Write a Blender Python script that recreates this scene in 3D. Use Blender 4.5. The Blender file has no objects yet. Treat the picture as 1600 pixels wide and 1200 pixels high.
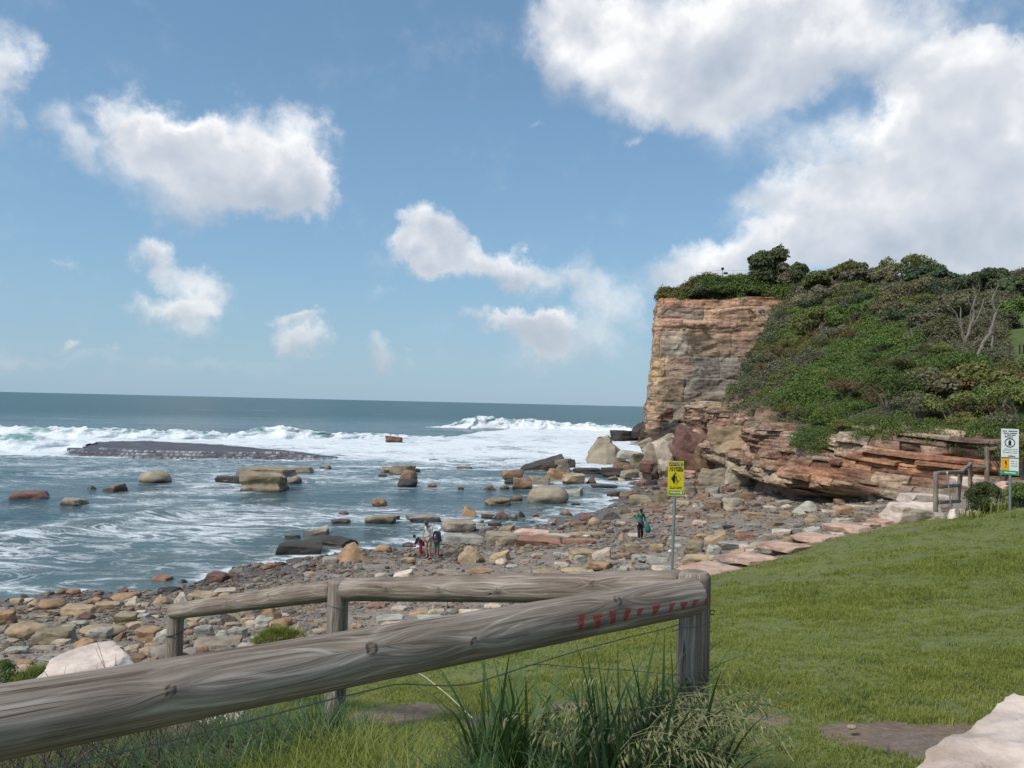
import bpy, bmesh, math, random
import numpy as np
from mathutils import Vector, Matrix, Euler
D = bpy.data; SC = bpy.context.scene; COL = SC.collection
rad = math.radians
# ------------------------------------------------------------ camera
F = 1200.0; EYE = 7.6; ROLL = math.atan(0.023); PITCH = rad(1.45)
_R = Vector((1, 0, 0)); _U = Vector((0, -math.sin(PITCH), math.cos(PITCH))); _F = Vector((0, math.cos(PITCH), math.sin(PITCH)))
CX = math.cos(ROLL) * _R + math.sin(ROLL) * _U
CY = -math.sin(ROLL) * _R + math.cos(ROLL) * _U
cam = D.cameras.new('camera'); cam.sensor_width = 36; cam.lens = 27; cam.clip_start = .05; cam.clip_end = 90000
co = D.objects.new('camera', cam); COL.objects.link(co); SC.camera = co
m4 = Matrix.Identity(4)
for i in range(3):
    m4[i][0] = CX[i]; m4[i][1] = CY[i]; m4[i][2] = -_F[i]
m4[0][3] = 0; m4[1][3] = 0; m4[2][3] = EYE
co.matrix_world = m4
# ------------------------------------------------------------ light
SUN_AZ = rad(-128); SUN_EL = rad(50)         # azimuth measured from +Y towards +X
SUNV = Vector((math.sin(SUN_AZ) * math.cos(SUN_EL), math.cos(SUN_AZ) * math.cos(SUN_EL), math.sin(SUN_EL)))
sl = D.lights.new('sun', 'SUN'); sl.energy = 2.9; sl.angle = rad(10); sl.color = (1, .955, .89)
so = D.objects.new('sun', sl); COL.objects.link(so); so.rotation_euler = SUNV.to_track_quat('Z', 'Y').to_euler()
SC.view_settings.view_transform = 'Standard'; SC.view_settings.look = 'None'; SC.view_settings.exposure = 0.2; SC.view_settings.gamma = 1
SC.view_settings.use_curve_mapping = False
SC.render.engine = 'CYCLES'; SC.cycles.max_bounces = 6; SC.cycles.transparent_max_bounces = 8
SC.cycles.use_denoising = True

def ray(px, py):
    d = CX * ((px - 800) / F) + CY * (-(py - 600) / F) + _F
    return d / d.y
def P(px, py, d):
    v = ray(px, py) * d
    return Vector((v.x, v.y, v.z + EYE))
def proj(x, y, z):                       # numpy ok
    z = z - EYE
    a = x * CX.x + y * CX.y + z * CX.z; b = x * CY.x + y * CY.y + z * CY.z; c = x * _F.x + y * _F.y + z * _F.z
    c = np.where(np.abs(c) < 1e-3, 1e-3, c)
    return 800 + F * a / c, 600 - F * b / c
# ------------------------------------------------------------ noise
def _h(i, j, k):
    n = (i * 374761393 + j * 668265263 + k * 2147483647 + 1013904223) & 0xFFFFFFFF
    n = ((n ^ (n >> 13)) * 1274126177) & 0xFFFFFFFF
    n = ((n ^ (n >> 16)) * 2246822519) & 0xFFFFFFFF
    return ((n ^ (n >> 15)) & 0xFFFFFF) / float(0xFFFFFF)
def vn(x, y, z=0.0):
    x, y, z = np.broadcast_arrays(np.asarray(x, float), np.asarray(y, float), np.asarray(z, float))
    i = np.floor(x).astype(np.int64); j = np.floor(y).astype(np.int64); k = np.floor(z).astype(np.int64)
    u = x - i; v = y - j; w = z - k
    u = u * u * (3 - 2 * u); v = v * v * (3 - 2 * v); w = w * w * (3 - 2 * w)
    r = 0
    for a in (0, 1):
        for b in (0, 1):
            for c in (0, 1):
                r = r + _h(i + a, j + b, k + c) * (u if a else 1 - u) * (v if b else 1 - v) * (w if c else 1 - w)
    return r * 2 - 1
def fbm(x, y, z=0.0, o=4, g=.5):
    r = 0; a = 1; f = 1; s = 0
    for q in range(o):
        r = r + a * vn(np.asarray(x) * f + 13.1 * q, np.asarray(y) * f + 7.7 * q, np.asarray(z) * f + 3.3 * q); s += a; a *= g; f *= 2.03
    return r / s * 1.6
def sst(a, b, x):
    t = np.clip((np.asarray(x, float) - a) / (b - a), 0, 1); return t * t * (3 - 2 * t)
def inpoly(x, y, poly):
    x = np.asarray(x); y = np.asarray(y); c = np.zeros(x.shape, bool); n = len(poly)
    for i in range(n):
        x1, y1 = poly[i]; x2, y2 = poly[(i + 1) % n]
        if y1 == y2: continue
        c ^= ((y1 > y) != (y2 > y)) & (x < (x2 - x1) * (y - y1) / (y2 - y1) + x1)
    return c
def dline(x, y, pts, closed=False):
    x = np.asarray(x, float); y = np.asarray(y, float); d = np.full(x.shape, 1e9); n = len(pts)
    for i in range(n if closed else n - 1):
        x1, y1 = pts[i]; x2, y2 = pts[(i + 1) % n]
        dx, dy = x2 - x1, y2 - y1; t = np.clip(((x - x1) * dx + (y - y1) * dy) / (dx * dx + dy * dy + 1e-9), 0, 1)
        d = np.minimum(d, np.hypot(x - x1 - t * dx, y - y1 - t * dy))
    return d
def sdf(x, y, poly):                      # positive inside
    d = dline(x, y, poly, True); return np.where(inpoly(x, y, poly), d, -d)
# ------------------------------------------------------------ objects
def link(o, parent=None):
    COL.objects.link(o)
    if parent is not None: o.parent = parent
    return o
def tag(o, label=None, cat=None, group=None, kind=None):
    if label: o['label'] = label
    if cat: o['category'] = cat
    if group: o['group'] = group
    if kind: o['kind'] = kind
    return o
def empty(name, loc=(0, 0, 0), rz=0):
    o = D.objects.new(name, None); o.location = loc; o.rotation_euler = (0, 0, rz); o.empty_display_size = .2; COL.objects.link(o); return o
def fastmesh(name, V, Fc, mats=(), smooth=True, attrs=None, uv=None):
    """V (n,3); Fc (m,3|4) int array, or a list of faces"""
    me = D.meshes.new(name); V = np.asarray(V, np.float32).reshape(-1, 3)
    if isinstance(Fc, np.ndarray):
        k = Fc.shape[1]; me.vertices.add(len(V)); me.vertices.foreach_set('co', V.ravel())
        me.loops.add(Fc.size); me.loops.foreach_set('vertex_index', Fc.astype(np.int32).ravel())
        me.polygons.add(len(Fc)); me.polygons.foreach_set('loop_start', np.arange(0, Fc.size, k, dtype=np.int32))
        me.update(calc_edges=True)
    else:
        me.from_pydata([tuple(v) for v in V], [], Fc)
    for m in mats: me.materials.append(m)
    me.polygons.foreach_set('use_smooth', np.full(len(me.polygons), bool(smooth)))
    for k, a in (attrs or {}).items():
        a = np.asarray(a, np.float32)
        if a.ndim == 2 and a.shape[1] == 4: t = me.attributes.new(k, 'FLOAT_COLOR', 'POINT'); t.data.foreach_set('color', a.ravel())
        elif a.ndim == 2 and a.shape[1] == 3: t = me.attributes.new(k, 'FLOAT_VECTOR', 'POINT'); t.data.foreach_set('vector', a.ravel())
        else: t = me.attributes.new(k, 'FLOAT', 'POINT'); t.data.foreach_set('value', a.ravel())
    me.validate(); me.update()
    return me
def mob(name, me, parent=None, **kw):
    o = D.objects.new(name, me); link(o, parent); tag(o, **kw); return o
def gridfaces(n, m):                      # n rows, m cols
    i = np.arange(n - 1)[:, None] * m + np.arange(m - 1)[None, :]
    return np.stack([i, i + 1, i + 1 + m, i + m], -1).reshape(-1, 4)
class MB:
    def __init__(s): s.v = []; s.f = []
    def add(s, V, Fc):
        b = len(s.v); s.v += [tuple(q) for q in V]; s.f += [tuple(b + i for i in q) for q in Fc]
    def tube(s, pts, r, n=6, cap=True):
        pts = [Vector(p) for p in pts]; L = len(pts)
        if not hasattr(r, '__len__'): r = [r] * L
        V = []; nrm = None
        for i, p in enumerate(pts):
            t = (pts[min(i + 1, L - 1)] - pts[max(i - 1, 0)]).normalized()
            if nrm is None:
                nrm = t.cross(Vector((0, 0, 1)) if abs(t.z) < .9 else Vector((1, 0, 0))).normalized()
            else: nrm = (nrm - t * nrm.dot(t)).normalized()
            b = t.cross(nrm)
            for k in range(n):
                a = 2 * math.pi * k / n; V.append(p + (nrm * math.cos(a) + b * math.sin(a)) * r[i])
        Fc = [(i * n + k, i * n + (k + 1) % n, (i + 1) * n + (k + 1) % n, (i + 1) * n + k) for i in range(L - 1) for k in range(n)]
        if cap: Fc += [tuple(range(n))[::-1], tuple((L - 1) * n + k for k in range(n))]
        s.add(V, Fc)
    def box(s, c, sz, rot=None):
        V = [Vector(((x - .5) * sz[0], (y - .5) * sz[1], (z - .5) * sz[2])) for x in (0, 1) for y in (0, 1) for z in (0, 1)]
        if rot is not None: V = [rot @ v for v in V]
        s.add([v + Vector(c) for v in V], [(0, 1, 3, 2), (4, 6, 7, 5), (0, 4, 5, 1), (2, 3, 7, 6), (0, 2, 6, 4), (1, 5, 7, 3)])
    def mesh(s, name, mat, smooth=True):
        me = D.meshes.new(name); me.from_pydata(s.v, [], s.f)
        if mat: me.materials.append(mat)
        me.polygons.foreach_set('use_smooth', np.full(len(me.polygons), bool(smooth)))
        if smooth: me.set_sharp_from_angle(angle=rad(45))
        return me
    def build(s, name, mat, parent=None, smooth=True, **kw):
        return mob(name, s.mesh(name, mat, smooth), parent, **kw)
# ------------------------------------------------------------ nodes
class NT:
    def __init__(s, tree): s.t = tree; s.n = tree.nodes; s.l = tree.links
    def new(s, typ, **kw):
        nd = s.n.new(typ)
        for k, v in kw.items(): setattr(nd, k, v)
        return nd
    def set(s, sock, v):
        if hasattr(v, 'is_output') or isinstance(v, bpy.types.NodeSocket): s.l.new(v, sock)
        elif v is not None:
            if isinstance(v, (tuple, list)) and len(v) == 3 and sock.type == 'RGBA': v = tuple(v) + (1,)
            sock.default_value = v
    def math(s, op, a, b=None, c=None, clamp=False):
        nd = s.new('ShaderNodeMath', operation=op, use_clamp=clamp); s.set(nd.inputs[0], a)
        if b is not None: s.set(nd.inputs[1], b)
        if c is not None: s.set(nd.inputs[2], c)
        return nd.outputs[0]
    def vmath(s, op, a, b=None):
        nd = s.new('ShaderNodeVectorMath', operation=op); s.set(nd.inputs[0], a)
        if b is not None: s.set(nd.inputs[1], b)
        return nd.outputs[0]
    def noise(s, vec, scale, detail=4, rough=.55, dist=0.0, color=False):
        nd = s.new('ShaderNodeTexNoise'); s.set(nd.inputs['Vector'], vec) if vec is not None else None
        s.set(nd.inputs['Scale'], scale); nd.inputs['Detail'].default_value = detail; nd.inputs['Roughness'].default_value = rough; nd.inputs['Distortion'].default_value = dist
        return nd.outputs['Color' if color else 'Fac']
    def mapr(s, v, a, b, c=0.0, d=1.0, smooth=True):
        nd = s.new('ShaderNodeMapRange', interpolation_type='SMOOTHSTEP' if smooth else 'LINEAR', clamp=True)
        for i, q in enumerate((v, a, b, c, d)): s.set(nd.inputs[i], q)
        return nd.outputs[0]
    def mix(s, f, a, b, mode='MIX'):
        nd = s.new('ShaderNodeMix', data_type='RGBA', blend_type=mode); nd.clamp_factor = True
        s.set(nd.inputs[0], f); s.set(nd.inputs[6], a); s.set(nd.inputs[7], b); return nd.outputs[2]
    def ramp(s, f, stops, interp='LINEAR'):
        nd = s.new('ShaderNodeValToRGB'); cr = nd.color_ramp; cr.interpolation = interp
        while len(cr.elements) < len(stops): cr.elements.new(.5)
        for e, (p, c) in zip(cr.elements, stops): e.position = p; e.color = tuple(c) + (1,)
        s.set(nd.inputs[0], f); return nd.outputs[0]
    def mapping(s, vec, loc=(0, 0, 0), rot=(0, 0, 0), sc=(1, 1, 1)):
        nd = s.new('ShaderNodeMapping'); s.set(nd.inputs[0], vec); nd.inputs[1].default_value = loc; nd.inputs[2].default_value = rot; nd.inputs[3].default_value = sc
        return nd.outputs[0]
    def attr(s, name, out='Fac'):
        return s.new('ShaderNodeAttribute', attribute_name=name).outputs[out]
    def bump(s, h, st=.5, dist=.05, nrm=None):
        nd = s.new('ShaderNodeBump'); s.set(nd.inputs['Strength'], st); s.set(nd.inputs['Distance'], dist); s.set(nd.inputs['Height'], h)
        if nrm is not None: s.set(nd.inputs['Normal'], nrm)
        return nd.outputs[0]
    @property
    def obj(s): return s.new('ShaderNodeTexCoord').outputs['Object']
    @property
    def pos(s): return s.new('ShaderNodeNewGeometry').outputs['Position']
def mat(name, fn):
    m = D.materials.new(name); m.use_nodes = True; t = m.node_tree; t.nodes.clear(); N = NT(t)
    out = t.nodes.new('ShaderNodeOutputMaterial'); p = t.nodes.new('ShaderNodeBsdfPrincipled')
    p.inputs['Roughness'].default_value = .9; p.inputs['Specular IOR Level'].default_value = .25
    def pset(k, v): N.set(p.inputs[k], v)
    r = fn(N, pset)
    t.links.new(r if r is not None else p.outputs[0], out.inputs[0])
    return m
def plain(name, col, rough=.8, var=.25, scale=20, spec=.25, metal=0):
    def f(N, S):
        n = N.noise(N.obj, scale, 5)
        S('Base Color', N.mix(N.mapr(n, .3, .7), tuple(c * (1 - var) for c in col), tuple(min(1, c * (1 + var)) for c in col)))
        S('Roughness', rough); S('Specular IOR Level', spec); S('Metallic', metal); S('Normal', N.bump(n, .2, .01))
    return mat(name, f)
# ------------------------------------------------------------ sky
def build_world():
    w = D.worlds.new('World'); SC.world = w; w.use_nodes = True; t = w.node_tree; t.nodes.clear(); N = NT(t)
    out = N.new('ShaderNodeOutputWorld'); bg = N.new('ShaderNodeBackground')
    sky = N.new('ShaderNodeTexSky'); sky.sky_type = 'NISHITA'; sky.sun_disc = False; sky.sun_elevation = SUN_EL; sky.sun_rotation = SUN_AZ
    sky.air_density = 1.25; sky.dust_density = .4; sky.ozone_density = 1.6
    dirv = N.new('ShaderNodeTexCoord').outputs['Generated']
    sp = N.new('ShaderNodeSeparateXYZ'); N.set(sp.inputs[0], dirv)
    az = N.math('ARCTAN2', sp.outputs[0], sp.outputs[1]); el = N.math('ARCSINE', sp.outputs[2])
    cb = N.new('ShaderNodeCombineXYZ'); N.set(cb.inputs[0], az); N.set(cb.inputs[1], el); uv = cb.outputs[0]
    # turbulence of the outline
    w1 = N.noise(dirv, 7.5, 6, .6, color=True); w2 = N.noise(dirv, 28, 5, .62, color=True)
    o1 = N.vmath('MULTIPLY', N.vmath('SUBTRACT', w1, (.5, .5, .5)), (.16, .11, 0)); o2 = N.vmath('MULTIPLY', N.vmath('SUBTRACT', w2, (.5, .5, .5)), (.05, .05, 0))
    uvw = N.vmath('ADD', N.vmath('ADD', uv, o1), o2)
    blobs = [(215,195,62,52,0,1.0),(290,215,80,50,0,1.1),(410,250,125,85,0,1.5),(300,270,120,80,0,1.1),(440,285,90,60,0,1.2),(110,215,55,45,0,.55),(150,255,50,40,0,.35),
        (5,140,52,70,0,.9),(245,398,50,28,0,.75),(300,440,65,32,0,.8),(262,472,70,28,0,1.0),(295,512,48,24,0,.55),(475,507,52,11,0,.8),(480,542,46,28,0,.95),
        (686,355,58,50,0,1.5),(650,385,50,35,0,.7),(755,415,80,32,0,1.0),(690,392,80,30,0,.9),(840,430,80,30,0,.6),(905,430,35,50,0,.5),(805,498,60,30,0,1.5),(850,512,60,40,0,1.4),(740,505,36,20,0,.75),(880,545,120,45,0,.6),(960,480,75,55,0,.6),
        (1075,75,230,105,0,1.35),(920,55,110,60,0,.8),(1050,155,120,55,0,.7),(1270,60,230,85,0,1.0),(1500,60,160,60,0,.45),(1520,150,140,90,0,1.1),(1400,265,200,95,0,1.1),(1540,240,170,150,0,1.3),(1290,360,200,70,0,1.0),(1480,380,240,100,0,1.2),(1600,330,200,130,0,1.2),(1100,425,95,48,0,1.0),(1170,395,110,45,0,.7),(1180,200,90,60,0,.35),
        (95,525,24,13,0,.7),(178,545,20,10,0,.5),(95,410,28,14,0,.3),(612,550,34,20,0,.7),(575,450,40,22,0,.25),(852,198,22,9,0,.35),(985,228,22,10,0,.3),(60,560,160,24,0,.4),(330,575,200,20,0,.25)]
    dens = None; wy = None
    for px, py, a, b, r, s_ in blobs:
        d = ray(px, py).normalized(); A = math.atan2(d.x, d.y); E = math.asin(d.z)
        k = math.cos(A) ** 2
        sx = F / a / k; sy = F / b * 1.0
        mp = N.mapping(uvw, loc=(-A * sx / 1.15, -E * sy / 1.15, 0), sc=(sx / 1.15, sy / 1.15, 0)); g = N.new('ShaderNodeTexGradient', gradient_type='SPHERICAL'); N.set(g.inputs[0], mp)
        sy_ = N.new('ShaderNodeSeparateXYZ'); N.set(sy_.inputs[0], mp)
        v = N.math('MULTIPLY', g.outputs[1], s_)
        dens = v if dens is None else N.math('ADD', dens, v); vy = N.math('MULTIPLY', v, sy_.outputs[1]); wy = vy if wy is None else N.math('ADD', wy, vy)
    # the rest of the sky, outside the photograph: the same broken cloud
    gen = N.noise(N.vmath('MULTIPLY', dirv, (1, 1, 2.2)), 2.6, 7, .58)
    away = N.mapr(N.math('ABSOLUTE', az), .72, 1.0); high = N.mapr(el, .55, .75); away = N.math('MAXIMUM', away, high)
    gd = N.math('MULTIPLY', N.mapr(gen, .5, .66), N.math('MULTIPLY', away, 1.1)); dens = N.math('ADD', dens, gd)
    fine = N.noise(dirv, 16, 8, .6)
    er = N.math('ADD', dens, N.math('MULTIPLY', N.math('SUBTRACT', fine, .5), .75))
    alpha = N.mapr(er, .0, .85)
    thick = N.mapr(er, .35, 1.5)
    # cloud shade: crowns catch the sun, undersides and cores go grey
    n_a = N.noise(dirv, 7, 4, .5); n_b = N.noise(N.vmath('ADD', dirv, (.0, 0, -.035)), 7, 4, .5)
    rel = N.math('MULTIPLY', N.math('SUBTRACT', n_b, n_a), 2.2)
    rel = N.math('ADD', rel, N.math('MULTIPLY', N.math('DIVIDE', wy, N.math('ADD', dens, .08)), .62))
    lit = N.math('SUBTRACT', N.math('ADD', .66, rel), N.math('MULTIPLY', thick, .20), clamp=True)
    cc = N.ramp(lit, [(0, (4.4, 5.0, 5.9)), (.35, (5.7, 6.15, 6.9)), (.60, (7.1, 7.35, 7.8)), (.88, (9.9, 9.9, 9.9))])
    # sea haze close to the horizon
    skyc = N.mix(1.0, sky.outputs[0], (.76, .92, 1.04), 'MULTIPLY')
    # a thin, even veil of high haze greys the blue
    base = N.mix(N.mapr(el, 0, .42, .62, .30, False), skyc, (2.7, 4.7, 6.8))
    hz = N.math('MULTIPLY', N.mapr(el, 0, .22, 1, 0), .38)
    base = N.mix(hz, base, (3.5, 4.9, 6.2))
    cc = N.mix(N.math('MULTIPLY', N.mapr(el, 0, .22, 1, 0), .55), cc, (4.2, 4.9, 5.6))
    fin = N.mix(N.math('MULTIPLY', alpha, .93), base, cc)
    N.set(bg.inputs[0], fin); bg.inputs[1].default_value = .092
    t.links.new(bg.outputs[0], out.inputs[0])
build_world()
# ------------------------------------------------------------ terrain
class Rbf:
    def __init__(s, pts):
        s.p = np.array([q[:2] for q in pts], float); z = np.array([q[2] for q in pts], float); n = len(pts)
        A = np.zeros((n + 3, n + 3)); A[:n, :n] = np.hypot(s.p[:, None, 0] - s.p[None, :, 0], s.p[:, None, 1] - s.p[None, :, 1]) - .15 * np.eye(n)
        A[:n, n] = 1; A[:n, n + 1:] = s.p; A[n, :n] = 1; A[n + 1:, :n] = s.p.T
        s.w = np.linalg.solve(A, np.concatenate([z, [0, 0, 0]])); s.n = n
    def __call__(s, x, y):
        x = np.asarray(x, float); y = np.asarray(y, float); r = s.w[s.n] + s.w[s.n + 1] * x + s.w[s.n + 2] * y
        for i in range(s.n): r = r + s.w[i] * np.sqrt((x - s.p[i, 0]) ** 2 + (y - s.p[i, 1]) ** 2 + .2)
        return r
def zc(px, py, z):                       # point seen at px,py that lies at height z
    d = ray(px, py); return P(px, py, (z - EYE) / d.z)
GP = []
for px, py, d in [(1115,895,19),(1240,862,21.5),(1390,825,25),(1540,812,22.5),(1600,790,20),(1048,905,18.6),(900,935,15.5),(600,1010,10.3),(440,1035,8.3),(640,1085,6),(340,1128,5.8),
                  (1395,818,25.5),(1250,785,45),(1300,785,42),(1370,782,40),(1450,775,38),(1530,765,36),(1600,760,35),(1300,1118,4.4),(1115,765,60),(1160,778,52)]: GP.append(tuple(P(px, py, d)))
for px, py, z in [(1400,1000,5.42),(1500,900,5.2),(1300,950,4.85),(100,1000,2.9),(100,960,1.7),(30,945,.15),(200,928,.15),(312,912,.15),(406,893,.15),(437,888,.12),(510,869,.12),(600,866,.3),(700,850,.15),(670,872,.35),(740,862,.7),
                  (0,1085,4.7),(115,1060,4.3),(40,1030,3.4),(250,1030,3.5),(250,990,2.7),(330,960,1.8),(400,990,3.0),(450,930,1.1),(540,905,.9),(660,905,1.4),(800,826,.12),(900,806,.12),(985,793,.15),(860,845,.55),(1000,843,1.0),(600,945,3.0),
                  (750,893,2.0),(900,893,2.4),(1030,876,2.4),(1120,850,2.5),(1272,830,2.95),(1370,812,3.3),(1060,850,2.0),(1148,795,2.0),(1060,800,1.0),(1040,765,.35),(1010,750,.15),(1050,735,.6),(1110,745,1.2),(1000,727,.3),
                  (860,790,-.3),(900,770,-.45),(960,770,-.3),(760,800,-.5),(700,820,-.5),(560,850,-.4),(400,860,-.7),(250,890,-.6),(100,900,-.8),(950,745,-.3),(870,740,-.5),(600,740,-1.5),(300,760,-1.6),(0,780,-2)]: GP.append(tuple(zc(px, py, z)))
GP += [(0,0,6.05),(-2.2,.4,5.75),(-5,0,5.2),(3,0,6.2),(6,1,6.35),(12,6,6.6),(22,12,7.2),(35,18,8.5),(.71,3.0,6.0),(-1.06,4.7,5.56),(-2.73,6.25,4.98),(0,-12,6.6),(-10,-8,4.6),(12,-12,7.4),(40,-5,10),
       (-10,3,4.2),(-20,5,2.4),(-30,10,.7),(-40,18,-.8),(-22,16,1.6),(-27,20,.4),(-60,40,-3),(-60,0,-1.5),(1.6,2.4,6.0),(30,30,6.2),(45,40,8),(60,60,10),(20,60,1.5),(19,82,1.0),(22,100,.5),(30,130,0),(27,158,.3),(34,150,.8),(0,150,-2),(-60,120,-3),(0,110,-1.5),(80,20,14)]
_g = Rbf(GP)
LAWN = [(3.8,18.7),(1.3,15.5),(0,13.2),(-1.7,10.3),(-2.5,8.5),(-3.1,7.3),(-5,6.6),(-8,5),(-12,0),(-14,-30),(90,-30),(90,45),(30,33.5),(24.5,33),(21.5,30),(18.5,27.5),(15.5,25.6),(12.3,25.2),(8.2,21.6),(5.1,19.1)]
def ground_z(x, y):
    z = _g(x, y); r = np.hypot(x, y)
    s = sdf(x, y, LAWN); on = sst(-.3, .6, s)
    z = z + (1 - on) * (fbm(x * .35, y * .35, 0, 4) * .16 * sst(2, 12, r) + fbm(x * 1.7, y * 1.7, 3, 3) * .035)
    z = z + on * (fbm(x * .5, y * .5, 5, 3) * .05 + fbm(x * 3, y * 3, 6, 3) * .014)
    return z
def gz(x, y): return float(ground_z(np.array([x]), np.array([y]))[0])
def hit(px, py, zf=None):
    """where the sight line through px,py meets the ground or the sea"""
    d = ray(px, py); t = np.concatenate([np.linspace(.8, 20, 160), np.linspace(20.2, 70, 260), np.linspace(70.5, 320, 300)])
    x = d.x * t; y = t; z = EYE + d.z * t; g = np.maximum(ground_z(x, y), -.04)
    k = np.argmax(z < g)
    if not (z < g).any(): return P(px, py, 200)
    a, b = t[max(k - 1, 0)], t[k]
    za, ga = z[max(k - 1, 0)] - g[max(k - 1, 0)], g[k] - z[k]
    u = a + (b - a) * max(za, 0) / (max(za, 0) + ga + 1e-9)
    return P(px, py, u)
def rockcol_noise(N, base, sc=1.0):
    p = N.obj
    a = N.noise(p, 1.1 * sc, 5, .6); b = N.noise(p, 6 * sc, 6, .65)
    return a, b
def m_shingle(N, S):
    p = N.pos
    v = N.new('ShaderNodeTexVoronoi'); N.set(v.inputs['Vector'], p); v.inputs['Scale'].default_value = 9; v.inputs['Randomness'].default_value = 1
    v2 = N.new('ShaderNodeTexVoronoi'); N.set(v2.inputs['Vector'], p); v2.inputs['Scale'].default_value = 26
    hue = N.new('ShaderNodeSeparateColor'); N.set(hue.inputs[0], v.outputs['Color']); h2 = N.new('ShaderNodeSeparateColor'); N.set(h2.inputs[0], v2.outputs['Color'])
    c1 = N.ramp(hue.outputs[0], [(0, (.15, .115, .095)), (.25, (.23, .18, .145)), (.5, (.31, .245, .19)), (.7, (.28, .265, .235)), (.85, (.38, .30, .21)), (1, (.22, .14, .11))])
    c2 = N.ramp(h2.outputs[0], [(0, (.13, .10, .085)), (.5, (.25, .205, .17)), (1, (.38, .34, .29))])
    c = N.mix(N.mapr(N.noise(p, .8, 4), .4, .6), c1, c2)
    c = N.mix(N.mapr(N.noise(p, .25, 5), .35, .7), c, (.29, .23, .18), 'MIX')
    wet = N.attr('wet')
    wm = N.mapr(N.math('ADD', wet, N.math('MULTIPLY', N.math('SUBTRACT', N.noise(p, .7, 5), .5), .5)), .3, .7)
    c = N.mix(N.math('MULTIPLY', wm, .62), c, (.055, .045, .043))
    S('Base Color', c); S('Roughness', N.mapr(wm, 0, 1, .9, .38))
    h = N.math('ADD', N.math('MULTIPLY', v.outputs['Distance'], -1.0), N.math('MULTIPLY', v2.outputs['Distance'], -.35))
    S('Normal', N.bump(h, .8, .09))
M_SHINGLE = mat('shingle', m_shingle)
def m_lawn(N, S):
    p = N.pos; a = N.noise(p, .35, 5, .6); b = N.noise(p, 3.5, 5, .65); c3 = N.noise(p, 30, 4, .7)
    c = N.ramp(N.math('ADD', N.math('MULTIPLY', a, .6), N.math('MULTIPLY', b, .4)), [(.3, (.11, .135, .034)), (.5, (.165, .185, .05)), (.7, (.23, .235, .082))])
    c = N.mix(N.mapr(c3, .45, .62), N.mix(1, c, (.72, .75, .7), 'MULTIPLY'), (.20, .215, .08))
    dirt = N.attr('dirt'); dm = N.mapr(N.math('ADD', dirt, N.math('MULTIPLY', N.math('SUBTRACT', N.noise(p, 5, 6, .75), .5), 1.5)), .40, .70)
    dc = N.ramp(N.noise(p, 18, 6, .7), [(.3, (.13, .088, .06)), (.55, (.225, .16, .112)), (.75, (.33, .265, .20))])
    gr = N.mapr(N.math('MULTIPLY', N.attr('gravel'), N.noise(p, 4, 5, .7)), .32, .7, 0, .7); dc = N.mix(gr, dc, N.ramp(N.noise(p, 60, 3, .8), [(.35, (.07, .06, .052)), (.6, (.25, .22, .20))]))
    dry = N.mapr(N.math('ADD', N.attr('dry'), N.math('MULTIPLY', N.math('SUBTRACT', N.noise(p, 1.6, 5, .65), .5), .8)), .4, .8); c = N.mix(N.math('MULTIPLY', dry, .7), c, (.17, .15, .085))
    S('Base Color', N.mix(dm, c, dc)); S('Normal', N.bump(N.noise(p, 40, 5, .7), .7, .02))
M_LAWN = mat('lawn', m_lawn)
DIRT = [tuple(zc(px, py, 5.95).xy) for px, py in [(1262,1108),(1330,1100),(1400,1098),(1440,1110),(1500,1112),(1560,1130),(1440,1190),(1400,1175),(1330,1150),(1290,1135)]]
def dirt_at(x, y):
    s = sdf(x, y, DIRT); d = sst(-.12, .12, s)
    for px, py, z, r in [(620,1102,5.5,.55),(880,1085,5.7,.30),(330,1118,5.2,.5),(1200,1105,5.9,.22),(760,1120,5.6,.25),(1500,960,5.2,.2)]:
        q = zc(px, py, z); d = np.maximum(d, .85 * (1 - sst(.3, 1.2, np.hypot(x - q.x, (y - q.y)) / r)))
    return d
def dry_at(x, y):
    e = sdf(x, y, LAWN); d = .72 * (1 - sst(.3, 3.6, e)) * (y > 3) * (.7 + .5 * fbm(x * .7, y * .7, 2, 3)); d = np.maximum(d, .6 * sst(.25, .7, fbm(x * .45, y * .45, 17, 3)))
    q = zc(1400, 840, 4.1); d = np.maximum(d, .8 * (1 - sst(.4, 2.5, np.hypot(x - q.x, y - q.y))))
    return d
def build_ground():
    th = np.concatenate([np.linspace(-100, -42, 60), np.linspace(-41.5, 41.5, 620), np.linspace(42, 100, 60)]); th = np.radians(th)
    r = np.concatenate([np.geomspace(2.0, 60, 330), np.geomspace(60.6, 230, 90)])
    T, Rr = np.meshgrid(th, r); X = Rr * np.sin(T); Y = -3 + Rr * np.cos(T)
    x = X.ravel(); y = Y.ravel(); z = ground_z(x, y); V = np.stack([x, y, z], 1); Fc = gridfaces(len(r), len(th))[:, ::-1]
    c = V[Fc].mean(1); ln = sdf(c[:, 0], c[:, 1], LAWN) + fbm(c[:, 0] * 1.2, c[:, 1] * 1.2, 0, 3) * .25 > 0
    def sub(mask, name, m, attrs, **kw):
        f = Fc[mask]; u, inv = np.unique(f, return_inverse=True)
        return mob(name, fastmesh(name, V[u], inv.reshape(f.shape), [m], True, {k: a[u] for k, a in attrs.items()}), kind='structure', **kw)
    dirt = dirt_at(x, y); dry = dry_at(x, y)
    q = zc(1425, 1155, 5.95); grav = 1 - sst(.15, .45, np.hypot(x - q.x, y - q.y)); 
    sub(ln, 'lawn', M_LAWN, {'dirt': dirt, 'dry': dry, 'gravel': grav * sst(0, .1, dirt)})
    keep = (~ln) & (c[:, 2] > -3.5) 
    wet = 1 - sst(.15, .75, z + fbm(x * .3, y * .3, 8, 3) * .2)
    sub(keep, 'beach', M_SHINGLE, {'wet': wet})
build_ground()
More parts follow.
